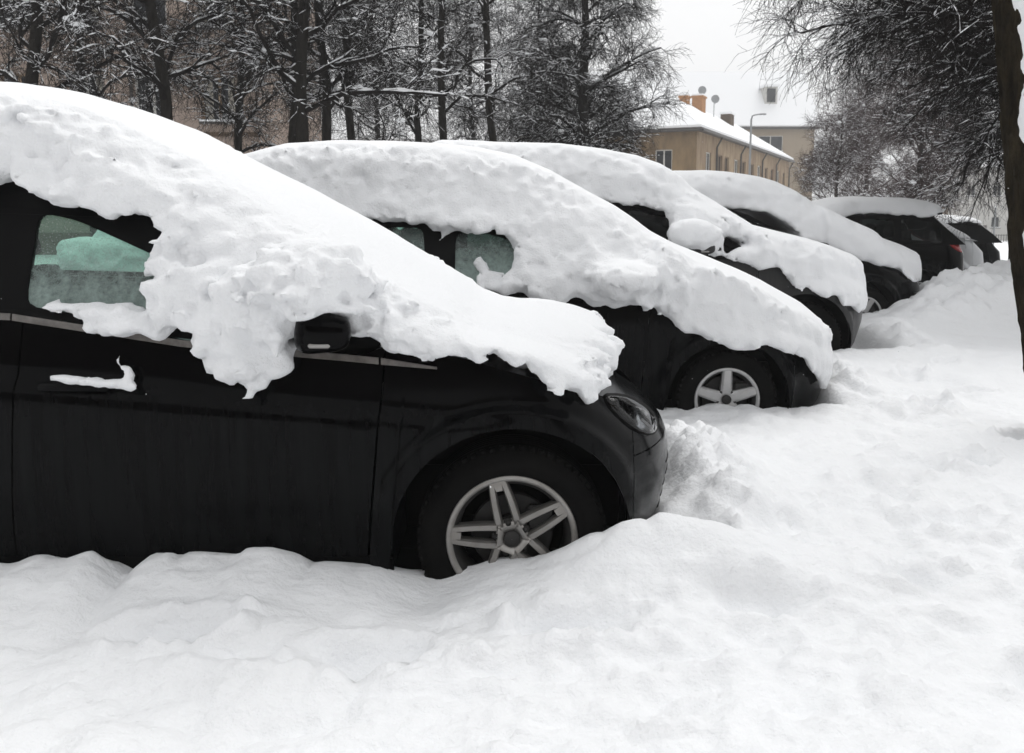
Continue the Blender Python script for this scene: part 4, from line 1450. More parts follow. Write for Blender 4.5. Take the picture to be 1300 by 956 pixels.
# ------------------------------------------------------------------ trees
def grow(P, R, n, L, ang, droop, jit, K, t0, t1, rk, rmin, rng, up=0.0, flat=0.0):
    """n children on every parent polyline"""
    N, KP, _ = P.shape
    t = rng.uniform(t0, t1, (N, n)) * (KP - 1)
    i = np.minimum(t.astype(int), KP - 2)
    f = (t - i)[..., None]
    a = np.arange(N)[:, None]
    p = P[a, i] * (1 - f) + P[a, i + 1] * f
    T = P[a, i + 1] - P[a, i]
    T /= np.linalg.norm(T, axis=-1, keepdims=True) + 1e-9
    r = R[a, i] * (1 - f[..., 0]) + R[a, i + 1] * f[..., 0]
    v = rng.normal(size=T.shape)
    v[..., 2] *= (1 - flat)
    v -= (v * T).sum(-1, keepdims=True) * T
    v /= np.linalg.norm(v, axis=-1, keepdims=True) + 1e-9
    th = rng.uniform(ang[0], ang[1], (N, n))[..., None]
    d = np.cos(th) * T + np.sin(th) * v
    d[..., 2] += up
    d = d.reshape(-1, 3)
    p = p.reshape(-1, 3)
    ln = rng.uniform(L[0], L[1], N * n) * (1 - .45 * (t.reshape(-1) / (KP - 1)))
    st = (ln / (K - 1))[:, None]
    d /= np.linalg.norm(d, axis=1, keepdims=True)
    out = [p]
    for k in range(1, K):
        p = p + d * st
        out.append(p)
        d = d + rng.normal(size=d.shape) * jit
        d[:, 2] -= droop * (st[:, 0] * 2.2)
        d /= np.linalg.norm(d, axis=1, keepdims=True)
    r0 = np.maximum(r.reshape(-1) * rk, rmin)
    R2 = np.maximum(r0[:, None] * np.linspace(1, .35, K)[None], rmin * .55)
    return np.stack(out, 1), R2


def branch_snow(P, R, rng, amount=1.0, base=.012, gaps=.35, cap=.05):
    """snow lying on the upper side of branches"""
    N, K, _ = P.shape
    # twice as many stations
    Q = np.empty((N, 2 * K - 1, 3))
    Q[:, ::2], Q[:, 1::2] = P, (P[:, 1:] + P[:, :-1]) / 2
    r = np.empty((N, 2 * K - 1))
    r[:, ::2], r[:, 1::2] = R, (R[:, 1:] + R[:, :-1]) / 2
    T = np.gradient(Q, axis=1)
    T /= np.linalg.norm(T, axis=2, keepdims=True) + 1e-9
    flat = np.clip((1 - np.abs(T[..., 2]) * 1.05), 0, 1) ** .7
    s = (np.minimum(r * .95, cap) + base) * flat * amount * np.clip(rng.normal(.75, .5, r.shape), 0, 1.7)
    s[rng.rand(*r.shape) < gaps] *= .12
    s[:, -1] *= .3
    Q = Q.copy()
    Q[..., 2] += r * .55 + s * .45
    keep = s.max(1) > base * .35
    return tubes(Q[keep], s[keep], 5)


def clumps(pts, rad, rng):
    bm = bmesh.new()
    bmesh.ops.create_icosphere(bm, subdivisions=2, radius=1)
    V0 = np.array([tuple(v.co) for v in bm.verts])
    F0 = np.array([[v.index for v in f.verts] for f in bm.faces])
    bm.free()
    n, m = len(pts), len(V0)
    if n == 0:
        return np.zeros((0, 3)), np.zeros((0, 3), int)
    sc = rad[:, None] * rng.uniform(.6, 1.5, (n, 3)) * np.array([1.3, 1.3, .65])
    V = V0[None] * sc[:, None] + pts[:, None]
    V += vnoise(V[..., 0] * 9, V[..., 1] * 9, V[..., 2] * 9, 5)[..., None] * V0[None] * rad[:, None, None] * .55
    Fc = (F0[None] + (np.arange(n) * m)[:, None, None]).reshape(-1, 3)
    return V.reshape(-1, 3), Fc


def tree_meshes(seed, height=10, r0=.15, lean=(0, 0), limbs=24, z0=2.2, limb_len=(2.2, 3.6), counts=(9, 9, 4), droop=(.12, .22, .40, .55), limb_up=.25,
                lens=((.8, 1.7), (.45, 1.0), (.35, .85)), twig_r=.0042, snow=1.0, bark='bark', twig='twig', clump=60, clump_r=.09, trunk_bend=.20, jit=.22, trunk_pts=None, ang=(1.0, 1.45), extra_trunks=0, zexp=1.0):
    rng = np.random.RandomState(seed)
    K = 12
    zz = np.linspace(-.3, height, K)
    if trunk_pts is not None:
        tp = np.asarray(trunk_pts, float)
        tr = resample(tp, K)
    else:
        tr = np.stack([lean[0] * zz + np.cumsum(rng.normal(0, trunk_bend * .5, K)) * .5, lean[1] * zz + np.cumsum(rng.normal(0, trunk_bend * .5, K)) * .5, zz], 1)
        tr[:, :2] -= tr[0, :2]
    trr = r0 * np.interp(np.linspace(0, 1, K), [0, .08, .5, 1], [1.35, 1.0, .72, .22])
    fine = resample(tr, 40)
    fr = np.interp(np.linspace(0, 1, 40), np.linspace(0, 1, K), trr)
    V, Q = tubes(fine[None], fr[None], 14)
    c = fine.repeat(14, 0)
    o = V - c
    V = c + o * (1 + .10 * vnoise(V[:, 0] * 14, V[:, 1] * 14, V[:, 2] * 2.5, seed) + .07 * vnoise(V[:, 0] * 40, V[:, 1] * 40, V[:, 2] * 7, seed + 1))[:, None]
    trunk = (V, Q)
    P, R = tr[None], trr[None]
    t0 = (z0 + .3) / (height + .3)
    P1, R1 = grow(P, R, limbs, limb_len, ang, droop[0], jit * .6, 8, t0, .97, .42, .018, rng, limb_up)
    P2, R2 = grow(P1, R1, counts[0], lens[0], (.5, 1.1), droop[1], jit, 6, .12, 1, .5, .010, rng, 0, .3)
    P3, R3 = grow(P2, R2, counts[1], lens[1], (.4, 1.1), droop[2], jit * .75, 6, .1, 1, .55, twig_r * 1.25, rng)
    P4, R4 = grow(P3, R3, counts[2], lens[2], (.3, 1.0), droop[3], jit * .65, 5, .1, 1, .6, twig_r, rng)
    Vs, Qs, b = [], [], 0
    for (p, r, s) in ((P1, R1, 7), (P2, R2, 5), (P3, R3, 3)):
        v, q = tubes(p, r, s)
        Vs.append(v)
        Qs.append(q + b)
        b += len(v)
    limbs_m = (np.concatenate(Vs), np.concatenate(Qs))
    twigs_m = tubes(P4, R4, 3)
    Vs, Qs, b = [], [], 0
    for (p, r, a, g, cap) in ((P1, R1, 1.0, .15, .06), (P2, R2, .85, .35, .04), (P3, R3, .75, .42, .02)):
        v, q = branch_snow(p, r, rng, snow * a, .012, g, cap)
        Vs.append(v)
        Qs.append(q + b)
        b += len(v)
    pick = rng.randint(0, len(P2), clump)
    pp = P2[pick, rng.randint(1, 5, clump)] + np.array([0, 0, .03])
    cv, cf = clumps(pp, rng.uniform(.025, clump_r, clump) * snow, rng)
    snow_m = (np.concatenate(Vs + [cv]), [np.concatenate(Qs), cf + b])
    return dict(trunk=meshdata('trunk', *trunk, M[bark]), branches=meshdata('branches', *limbs_m, M[twig]), twigs=meshdata('twigs', *twigs_m, M[twig], False),
                branch_snow=meshdata('branch_snow', *snow_m, M['snow_far']))


TREES = 'bare snowy trees around the car park'


def plant(kit, x, y, label, rz=0.0, s=1.0, name='bare_tree', z=None, tilt=(0, 0)):
    t = empty(name, (x, y, float(ground_z(x, y)) if z is None else z), rz)
    t.rotation_euler = (tilt[0], tilt[1], rz)
    t.scale = (s, s, s)
    tag(t, label, 'tree', TREES)
    for k, me in kit.items():
        o = bpy.data.objects.new(k, me)
        COL.objects.link(o)
        o.parent = t
    return t


def gx_at(u, Y):
    return at(u, 185, Y)[0]


kA = tree_meshes(101, 9.5, .125, limbs=20, z0=2.5, counts=(9, 9, 4), ang=(.75, 1.35), limb_up=.1, jit=.34, droop=(.05, .16, .35, .5), limb_len=(2.4, 4.2), clump=14, clump_r=.06)
kB = tree_meshes(102, 10, .10, limbs=17, z0=2.8, limb_len=(2.0, 3.6), counts=(8, 8, 4), ang=(.7, 1.3), limb_up=.1, jit=.34, droop=(.04, .15, .3, .5), clump=14, clump_r=.06)
kC = tree_meshes(103, 10, .10, limbs=17, z0=2.8, limb_len=(1.4, 2.8), counts=(8, 8, 4), ang=(.6, 1.2), limb_up=.1, jit=.34, droop=(.03, .12, .25, .4), clump=12, clump_r=.06)
plant(kA, gx_at(-14, 15.5), 15.5, 'leaning dark tree trunk at the far left edge before the brown house', .4, 1.0, tilt=(0, .16))
plant(kA, gx_at(214, 16.5), 16.5, 'dark tree before the brown house, rising above the nearest car', 2.2, 1.0)
plant(kB, gx_at(367, 18.5), 18.5, 'left of the three close trunks at the brown house corner', 1.0, 1.05)
plant(kA, gx_at(392, 17.5), 17.5, 'thickest of the three close trunks at the brown house corner', 4.1, 1.1)
plant(kC, gx_at(413, 19.5), 19.5, 'thin trunk on the right of the three close trunks', 3.0, 1.1)
plant(kB, gx_at(449, 20.5), 20.5, 'bare tree right of the trunk trio, above the second car roof', 5.0, 1.05)
plant(kC, gx_at(533, 25), 25, 'slender bare tree left of the straight trunk behind the second car', .2, 1.1)
plant(kB, gx_at(566, 22), 22, 'straight dark trunk behind the middle of the second car roof', 2.9, 1.08)
plant(kB, gx_at(634, 23), 23, 'bare tree leaning right behind the third car roof', 4.4, 1.1, tilt=(0, .07))
kW = tree_meshes(104, 9.5, .16, limbs=46, z0=2.0, limb_len=(2.0, 3.0), counts=(11, 10, 5), droop=(.22, .35, .5, .7), lens=((.8, 1.5), (.4, .9), (.25, .55)), snow=.9, clump=90, limb_up=.35)
plant(kW, gx_at(740, 25), 25, 'dense drooping dark tree beside the yellow house', 1.2, 1.05, 'weeping_tree')
plant(kC, gx_at(480, 38), 38, 'thin far tree seen between the trunks left of centre', 1.9, 1.2)
plant(kC, gx_at(600, 42), 42, 'thin far tree seen right of the straight dark trunk', 3.3, 1.3)
plant(kC, gx_at(680, 46), 46, 'thin far tree half hidden behind the dense drooping tree', 5.3, 1.3)

plant(kB, gx_at(118, 21), 21, 'thin bare tree against the brown house, left of the dark trunk', 3.7, 1.0)
plant(kA, gx_at(300, 22.5), 22.5, 'bare tree against the brown house, right of the dark trunk', 5.6, .95)
# right hand trees
kR = tree_meshes(105, 6.8, .14, limbs=66, z0=1.9, limb_len=(2.8, 4.9), counts=(11, 10, 5), droop=(.09, .26, .42, .6), lens=((1.0, 1.9), (.5, 1.1), (.35, .8)), snow=.8, clump=90, limb_up=.18, clump_r=.055, twig_r=.0036)
plant(kR, at(1300, 342, 12.2)[0], 12.2, 'wide dark drooping tree overhanging the lane, hidden trunk behind the near one', .7, 1.0, 'weeping_tree')
plant(kR, at(1306, 342, 14.6)[0], 14.6, 'second dark drooping tree behind the near right trunk, over the snow heap', 3.9, 1.0, 'weeping_tree')
plant(kB, at(1290, 342, 19)[0], 19, 'thin snow streaked trunk just left of the near mossy trunk', 1.7, 1.0, tilt=(0, -.05))
kS = tree_meshes(106, 7.5, .12, limbs=34, z0=.7, limb_len=(1.8, 3.4), counts=(7, 8, 4), droop=(.02, .06, .1, .2), snow=1.3, twig='red_twig', twig_r=.007, clump=50, limb_up=.5)
plant(kS, at(1062, 250, 38)[0], 38, 'small spreading tree with white lined limbs behind the fifth car', 0, .72)
plant(kS, at(1160, 250, 33)[0], 33, 'reddish twiggy tree right of the white lined small tree', 2.0, .9)
plant(kS, at(1105, 230, 52)[0], 52, 'tall reddish tree behind the white lined small tree', 5.0, 1.25)
plant(kS, at(1170, 230, 58)[0], 58, 'far reddish tree behind the other twiggy trees', 3.0, 1.5)

# near trunk at the right edge
rt = .165
edge = [at(u, v, 5.0) for u, v in [(1260, -60), (1266, 0), (1274, 140), (1283, 260), (1294, 370), (1304, 455)]]
tp = [(p[0] + rt, 5.0, p[2]) for p in edge][::-1]
dx_ = (tp[0][0] - tp[1][0]) / (tp[0][2] - tp[1][2])
tp = [(tp[0][0] + dx_ * (-.3 - tp[0][2]), 5.0, -.3)] + tp + [(tp[-1][0] - .12, 5.1, 4.2), (tp[-1][0] - .2, 5.2, 6.5)]
bx0 = tp[0][0]
tp = [(x - bx0, y - 5, z) for x, y, z in tp]
kN = tree_meshes(107, 6.8, rt / .93, limbs=14, z0=3.6, limb_len=(1.8, 3.2), counts=(7, 7, 3), trunk_pts=tp, snow=.8, clump=10, bark='mossy_bark', limb_up=.5)
# make the trunk an even, thick, rough stem
fine = resample(tp, 170)
fr = np.interp(fine[:, 2], [-.3, .15, .5, 2, 3.6, 6.5], [rt * 1.05, rt, rt, rt, rt * .95, rt * .7])
V, Q = tubes(fine[None], fr[None], 64)
cc = fine.repeat(64, 0)
n_ = (V - cc)
an = np.arctan2(n_[:, 1], n_[:, 0])
fur = np.abs(vnoise(np.cos(an) * 6, np.sin(an) * 6, V[:, 2] * 3.2, 70)) * .13 + .05 * vnoise(np.cos(an) * 16, np.sin(an) * 16, V[:, 2] * 9, 71) + .03 * vnoise(V[:, 0] * 60, V[:, 1] * 60, V[:, 2] * 30, 72)
V = cc + n_ * (.93 + fur)[:, None]
kN['trunk'] = meshdata('trunk', V, Q, M['mossy_bark'])
# wind driven snow on its right side
A_, B_ = np.meshgrid(np.linspace(-3.2, 1.9, 90), np.linspace(0, 1, 240), indexing='ij')
ct = np.stack([np.interp(B_, np.linspace(0, 1, 170), fine[:, k]) for k in range(3)], -1)
rr_ = np.interp(B_, np.linspace(0, 1, 170), fr)
zz_ = ct[..., 2]
lim = -2.50 + .20 * vnoise(zz_ * 3.0, 0.5, 0, 80) + .16 * vnoise(zz_ * 9, .5, 0, 81) + .10 * vnoise(zz_ * 24, .5, 0, 83)
ed_ = np.minimum(A_ - lim, 1.75 - A_)
th_ = np.clip(ed_ * 2.2, -.4, 1) * (.050 + .022 * np.abs(vnoise(A_ * 3, zz_ * 5, 0, 82)) + .016 * vnoise(A_ * 9, zz_ * 15, 0, 84) + .008 * vnoise(A_ * 20, zz_ * 40, 0, 85))
rad = rr_ * .99 + th_
SV = ct + np.stack([rad * np.cos(A_), rad * np.sin(A_), 0 * rad], -1)
ii_ = (np.arange(89)[:, None] * 240 + np.arange(239)[None]).ravel()
kN['trunk_snow'] = meshdata('trunk_snow', SV.reshape(-1, 3), np.stack([ii_, ii_ + 240, ii_ + 241, ii_ + 1], 1), M['snow'])
plant(kN, bx0, 5.0, 'near mossy tree trunk at the right edge with snow driven on its right side', name='roadside_tree', z=0.0)
# ------------------------------------------------------------------ houses
def frame_of(O, ax):
    """local (along, out, z) -> world; out points to the left of 'along' turned to the viewer"""
    a = Vector((ax[0], ax[1], 0)).normalized()
    n = Vector((a.y, -a.x, 0))
    return lambda s, o, z: (O[0] + a.x * s + n.x * o, O[1] + a.y * s + n.y * o, z)


def wbox(g, T, s0, s1, o0, o1, z0, z1):
    V = [T(s, o, z) for z in (z0, z1) for (s, o) in ((s0, o0), (s1, o0), (s1, o1), (s0, o1))]
    g.add(V, [(0, 1, 2, 3), (7, 6, 5, 4), (0, 4, 5, 1), (1, 5, 6, 2), (2, 6, 7, 3), (3, 7, 4, 0)])


def wall(name, T, L, z0, z1, holes, m, parent, depth=.22):
    """wall of length L with window holes (s0,s1,z0,z1); holes have reveals"""
    S = sorted({0.0, L} | {h[0] for h in holes} | {h[1] for h in holes})
    Zs = sorted({z0, z1} | {h[2] for h in holes} | {h[3] for h in holes})
    g = Geo()
    for a, b in zip(S[:-1], S[1:]):
        for c, d in zip(Zs[:-1], Zs[1:]):
            mx_, mz_ = (a + b) / 2, (c + d) / 2
            if any(h[0] < mx_ < h[1] and h[2] < mz_ < h[3] for h in holes):
                continue
            g.add([T(a, 0, c), T(b, 0, c), T(b, 0, d), T(a, 0, d)], [(0, 1, 2, 3)])
    for a, b, c, d in holes:
        for p, q in (((a, c), (b, c)), ((b, c), (b, d)), ((b, d), (a, d)), ((a, d), (a, c))):
            g.add([T(p[0], 0, p[1]), T(p[0], -depth, p[1]), T(q[0], -depth, q[1]), T(q[0], 0, q[1])], [(0, 1, 2, 3)])
    return g.build(name, M[m], parent)


def window(T, s0, s1, z0, z1, parent, fm='white_frame', cas=2, sill=True, snow=True, curtain=None):
    w = .07
    g = Geo()
    wbox(g, T, s0, s1, -.17, -.10, z0, z0 + w)
    wbox(g, T, s0, s1, -.17, -.10, z1 - w, z1)
    wbox(g, T, s0, s0 + w, -.168, -.102, z0 + w, z1 - w)
    wbox(g, T, s1 - w, s1, -.168, -.102, z0 + w, z1 - w)
    for k in range(1, cas):
        c = s0 + (s1 - s0) * k / cas
        wbox(g, T, c - .045, c + .045, -.166, -.098, z0 + w, z1 - w)
    f = g.build('window', M[fm], parent)
    for k in range(cas):
        a, b = s0 + (s1 - s0) * k / cas + .05, s0 + (s1 - s0) * (k + 1) / cas - .05
        g = Geo()
        wbox(g, T, a, b, -.15, -.14, z0 + w, z1 - w)
        g.build('pane', M['pane'], f)
    if curtain:
        g = Geo()
        wbox(g, T, s0 + .1, s0 + .1 + (s1 - s0) * .22, -.139, -.135, z0 + .1, z1 - .1)
        wbox(g, T, s1 - .1 - (s1 - s0) * .18, s1 - .1, -.139, -.135, z0 + .1, z1 - .1)
        g.build('curtain', M['curtain'], f)
    if sill:
        g = Geo()
        wbox(g, T, s0 - .08, s1 + .08, -.10, .10, z0 - .07, z0 - .003)
        g.build('sill', M['gutter_metal'], f)
        if snow:
            g = Geo()
            wbox(g, T, s0 - .06, s1 + .06, -.09, .10, z0, z0 + .06)
            g.build('sill_snow', M['snow_far'], f)
    return f


# brown apartment block on the left
O = (-26.0, 30.5)
T = frame_of(O, (1, .03))
L = 17.75
b = empty('apartment_block', (0, 0, 0))
tag(b, 'brown plastered apartment block behind the bare trees on the left', 'building')
holes = []
for fl in range(4):
    for k in range(8):
        s = 1.0 + k * 2.13
        holes.append((s, s + 1.15, 1.55 + fl * 2.95, 3.05 + fl * 2.95))
wall('wall', T, L, .9, 13, holes, 'brown_plaster', b)
for k, h in enumerate(holes):
    window(T, *h, b, 'white_frame' if k % 3 else 'wood_frame', 2, True, True, k % 2)
g = Geo()
wbox(g, T, -.03, L + .03, -12, .06, -.8, .9)
g.build('plinth', M['base_plaster'], b)
g = Geo()
wbox(g, T, -.03, L + .05, -.02, .05, 4.02, 4.16)
wbox(g, T, -.03, L + .05, -.02, .05, 9.92, 10.06)
g.build('string_course', M['base_plaster'], b)
g = Geo()
g.add([T(L, 0, .9), T(L, -12, .9), T(L, -12, 13), T(L, 0, 13)], [(0, 1, 2, 3)])
g.add([T(0, 0, .9), T(0, -12, .9), T(0, -12, 13), T(0, 0, 13)], [(3, 2, 1, 0)])
g.add([T(0, -12, .9), T(L, -12, .9), T(L, -12, 13), T(0, -12, 13)], [(3, 2, 1, 0)])
g.build('end_wall', M['brown_plaster'], b)
g = Geo()
wbox(g, T, -.4, L + .4, -12.4, .4, 13.0, 13.25)
g.build('roof', M['snow_far'], b)
for s in (5.15, 13.7):
    g = Geo()
    g.tube([T(s, .08, .2), T(s, .08, 12.9)], .055, 8)
    g.build('drainpipe', M['gutter_metal'], b, True)

# hipped yellow house
Y0 = 61.0
p0 = at(885, 166, Y0)
ZE = p0[2]
O = (p0[0], p0[1])
ax = (.467, 1.0)
b = empty('yellow_house', (0, 0, 0))
tag(b, 'long yellow plaster house with snowy hipped roof and orange chimney', 'building')
TS = frame_of(O, ax)                                   # long side, seen from the lane
L, D = 38.0, 8.5
holes = []
sp = [2.6, 6.1, 8.3, 11.8, 14.6, 18.2, 21.2, 24.6, 27.6, 31.0, 34.4]
for s in sp:
    for z1 in (ZE - 1.15, ZE - 4.2):
        holes.append((s, s + 1.45, z1 - 1.85, z1))
wall('side_wall', TS, L, -1.4, ZE, holes, 'yellow_plaster', b)
for k, h in enumerate(holes):
    window(TS, *h, b, 'wood_frame' if k % 3 else 'white_frame', 2)
a_ = Vector((ax[0], ax[1], 0)).normalized()
T2o = TS(0, -D, 0)
TE = frame_of((T2o[0], T2o[1]), (a_.y, -a_.x))          # end wall facing the car park
holes = [(D - 2.75, D - 1.6, ZE - 2.55, ZE - 1.13), (D - 7.6, D - 6.4, ZE - 3.0, ZE - 1.25), (D - 2.75, D - 1.6, ZE - 6.0, ZE - 4.4)]
wall('end_wall', TE, D, -1.4, ZE, holes, 'ochre_plaster', b)
for h in holes:
    window(TE, *h, b, 'white_frame', 2)
g = Geo()
g.add([TS(L, 0, -1.4), TS(L, -D, -1.4), TS(L, -D, ZE), TS(L, 0, ZE)], [(0, 1, 2, 3)])
g.add([TS(0, -D, -1.4), TS(L, -D, -1.4), TS(L, -D, ZE), TS(0, -D, ZE)], [(3, 2, 1, 0)])
g.build('back_wall', M['yellow_plaster'], b)
ov, ZR = .45, ZE + 3.0


def hip(z_up, e, name, m):
    g = Geo()
    c = [TS(-e, e, ZE + z_up), TS(L + e, e, ZE + z_up), TS(L + e, -D - e, ZE + z_up), TS(-e, -D - e, ZE + z_up)]
    lo = [(p[0], p[1], p[2] - .16) for p in c]
    r = [TS(4.2, -D / 2, ZR + z_up), TS(L - 5.0, -D / 2, ZR + z_up)]
    n = 18
    V = c + lo + r
    g.add(V, [(0, 1, 9, 8), (2, 3, 8, 9), (0, 4, 5, 1), (1, 5, 6, 2), (2, 6, 7, 3), (3, 7, 4, 0), (7, 6, 5, 4)], [(1, 2, 9), (3, 0, 8)])
    return g.build(name, M[m], b)


hip(.16, ov, 'roof', 'gutter_metal')
hip(.36, ov - .08, 'roof_snow', 'snow_far')
g = Geo()
g.tube([TS(-.5, ov + .05, ZE), TS(L + .5, ov + .05, ZE)], .07, 8)
g.tube([TS(-ov - .05, .5, ZE), TS(-ov - .05, -D - .5, ZE)], .07, 8)
g.build('gutter', M['gutter_metal'], b, True)
for s in (5.3, 13.6, 22.8, 30.0, 37.7):
    g = Geo()
    g.tube([TS(s, ov + .02, ZE - .05), TS(s, .12, ZE - .7), TS(s, .10, -1.2)], .07, 8)
    g.build('drainpipe', M['gutter_metal'], b, True)
for (s, o, w_, hh) in ((16.2, -D / 2 + .3, .6, 1.05), (13.6, -D / 2 - .2, .45, .8)):
    g = Geo()
    wbox(g, TS, s - w_, s + w_, o - w_ * .7, o + w_ * .7, ZR - 1.2, ZR + hh)
    wbox(g, TS, s - w_ - .08, s + w_ + .08, o - w_ * .7 - .08, o + w_ * .7 + .08, ZR + hh + .003, ZR + hh + .14)
    ch = g.build('chimney', M['chimney_brick'], b)
    g = Geo()
    wbox(g, TS, s - w_ - .03, s + w_ + .03, o - w_ * .7 - .03, o + w_ * .7 + .03, ZR + hh + .145, ZR + hh + .28)
    g.build('chimney_snow', M['snow_far'], ch)
for (s, o, zz) in ((17.6, -D / 2 + .2, 1.85), (18.9, -D / 2 + 1.0, 1.25)):
    g = Geo()
    pr = [(.001, .10), (.15, .085), (.28, .03), (.34, -.02), (.34, -.04), (.28, .01), (.2, .06), (.001, .075)]
    c = TS(s, o, ZR + zz)
    g.lathe(pr, 24, 'y', c)
    g.tube([(c[0], c[1] + .1, c[2]), (c[0], c[1] + .4, c[2] - .1), (c[0], c[1] + .4, ZR - 1.0)], .035, 6)
    g.tube([(c[0], c[1] - .02, c[2] - .42), (c[0], c[1] - .45, c[2])], .02, 5)
    tag(g.build('satellite_dish', M['steel'], None, True), 'grey satellite dish on the yellow house roof, ' + ('left one by the chimney' if s == 17.6 else 'right one by the chimney'), 'satellite dish', 'dishes on the yellow roof')
# ventilator box on the roof
g = Geo()
wbox(g, TS, 24.2, 25.6, -D / 2 + .3, -D / 2 + 1.2, ZR - .9, ZR + .55)
v_ = g.build('roof_vent', M['base_plaster'], b)
g = Geo()
wbox(g, TS, 24.1, 25.7, -D / 2 + .2, -D / 2 + 1.3, ZR + .553, ZR + .75)
g.build('vent_snow', M['snow_far'], v_)

# big building behind
Yb = 112.0
ze = at(960, 156, Yb)[2]
x0, x1 = at(760, 150, Yb)[0], at(1035, 150, Yb)[0]
b = empty('apartment_block', (0, 0, 0))
tag(b, 'big beige building with white roof and dormer, far behind the yellow house', 'building')
T = frame_of((x0, Yb), (1, .0))
L = x1 - x0
holes = []
for k in range(int(L // 4.4)):
    for f in range(3):
        s = 1.3 + k * 4.4
        holes.append((s, s + 2.9, ze - 3.3 - 3.6 * f, ze - 1.5 - 3.6 * f))
wall('wall', T, L, -2, ze, holes, 'beige_plaster', b)
for h in holes:
    window(T, *h, b, 'white_frame', 2, True, True)
g = Geo()
for s in (0, L):
    g.add([T(s, 0, -2), T(s, -14, -2), T(s, -14, ze), T(s, -7, ze + 6.6), T(s, 0, ze)], [(0, 1, 2, 4)], [(4, 2, 3)])
g.add([T(0, -14, -2), T(L, -14, -2), T(L, -14, ze), T(0, -14, ze)], [(0, 1, 2, 3)])
g.build('end_wall', M['beige_plaster'], b)
for dz, nm, mm, e in ((.05, 'roof', 'gutter_metal', .7), (.30, 'roof_snow', 'snow_far', .6)):
    g = Geo()
    g.add([T(-e, e, ze + dz - .6), T(L + e, e, ze + dz - .6), T(L + e, -7, ze + 6.6 + dz), T(-e, -7, ze + 6.6 + dz), T(L + e, -14 - e, ze + dz - .6), T(-e, -14 - e, ze + dz - .6),
           T(-e, e, ze + dz - .85), T(L + e, e, ze + dz - .85)], [(0, 1, 2, 3), (3, 2, 4, 5), (6, 7, 1, 0)])
    g.build(nm, M[mm], b)
pd = at(977, 122, Yb + 3)
sd_ = pd[0] - x0
g = Geo()
wbox(g, T, sd_ - .75, sd_ + .75, -4.5, -2.3, pd[2] - 1.3, pd[2] + 1.0)
dm = g.build('dormer', M['pale_plaster'], b)
g = Geo()
wbox(g, T, sd_ - .5, sd_ + .5, -2.3, -2.25, pd[2] - .8, pd[2] + .8)
g.build('pane', M['pane'], dm)
g = Geo()
wbox(g, T, sd_ - .95, sd_ + .95, -4.6, -2.05, pd[2] + 1.003, pd[2] + 1.3)
g.build('dormer_snow', M['snow_far'], dm)

# pale house at the right end of the lane
Yp = 96.0
b = empty('pale_house', (0, 0, 0))
tag(b, 'pale plaster house with brown door at the end of the lane, right', 'building')
xl, xr_ = at(1213, 300, Yp)[0], at(1330, 300, Yp)[0]
T = frame_of((xl, Yp), (1, 0))
L = xr_ - xl
zg = -1.3
wz = [at(0, v, Yp)[2] for v in (289, 275)]
dz_ = [at(0, v, Yp)[2] for v in (308, 286)]
sx = lambda u: at(u, 290, Yp)[0] - xl
win = [(sx(1258), sx(1269), wz[0], wz[1]), (sx(1290), sx(1301), wz[0], wz[1]), (sx(1226), sx(1233), wz[0], wz[1])] + [(sx(u), sx(u + 11), wz[0] + 3.2, wz[1] + 3.2) for u in (1225, 1258, 1290)]
door = (sx(1244.5), sx(1253), zg + .05, dz_[1])
wall('wall', T, L, zg - .3, 6.5, win + [door], 'pale_plaster', b)
for h in win:
    window(T, *h, b, 'white_frame', 2)
g = Geo()
wbox(g, T, door[0], door[1], -.15, -.08, door[2], door[3])
d_ = g.build('door', M['brown_door'], b)
g = Geo()
wbox(g, T, door[0] + .08, door[0] + .13, -.08, -.03, door[2] + .95, door[2] + 1.1)
g.build('handle', M['steel'], d_)
g = Geo()
g.add([T(0, 0, zg - .3), T(0, -9, zg - .3), T(0, -9, 6.5), T(0, 0, 6.5)], [(0, 1, 2, 3)])
g.add([T(L, 0, zg - .3), T(L, -9, zg - .3), T(L, -9, 6.5), T(L, 0, 6.5)], [(0, 1, 2, 3)])
g.add([T(0, -9, zg - .3), T(L, -9, zg - .3), T(L, -9, 6.5), T(0, -9, 6.5)], [(0, 1, 2, 3)])
g.build('end_wall', M['pale_plaster'], b)
g = Geo()
g.add([T(-.5, .5, 6.4), T(L + .5, .5, 6.4), T(L + .5, -4.5, 9.4), T(-.5, -4.5, 9.4), T(L + .5, -9.5, 6.4), T(-.5, -9.5, 6.4)], [(0, 1, 2, 3), (3, 2, 4, 5)])
g.build('roof_snow', M['snow_far'], b)

# yellow annex beside it
xa, xb_ = at(1176, 275, 88)[0], at(1203, 275, 88)[0]
T = frame_of((xa, 88), (1, 0))
b = empty('annex', (0, 0, 0))
tag(b, 'small yellow annex left of the pale house, above the silver car', 'building')
La = xb_ - xa
hh = [(.45, 1.25, .7, 1.7)]
wall('wall', T, La, -1.5, 2.3, hh, 'yellow_plaster', b)
window(T, *hh[0], b)
g = Geo()
wbox(g, T, .002, La - .002, -5, -.002, -1.5, 2.28)
g.build('body', M['yellow_plaster'], b) if False else None
g = Geo()
g.add([T(0, 0, -1.5), T(0, -5, -1.5), T(0, -5, 2.3), T(0, 0, 2.3)], [(0, 1, 2, 3)])
g.add([T(La, 0, -1.5), T(La, -5, -1.5), T(La, -5, 2.3), T(La, 0, 2.3)], [(0, 1, 2, 3)])
g.build('end_wall', M['yellow_plaster'], b)
g = Geo()
wbox(g, T, -.2, La + .2, -5.2, .25, 2.303, 2.6)
g.build('roof_snow', M['snow_far'], b)

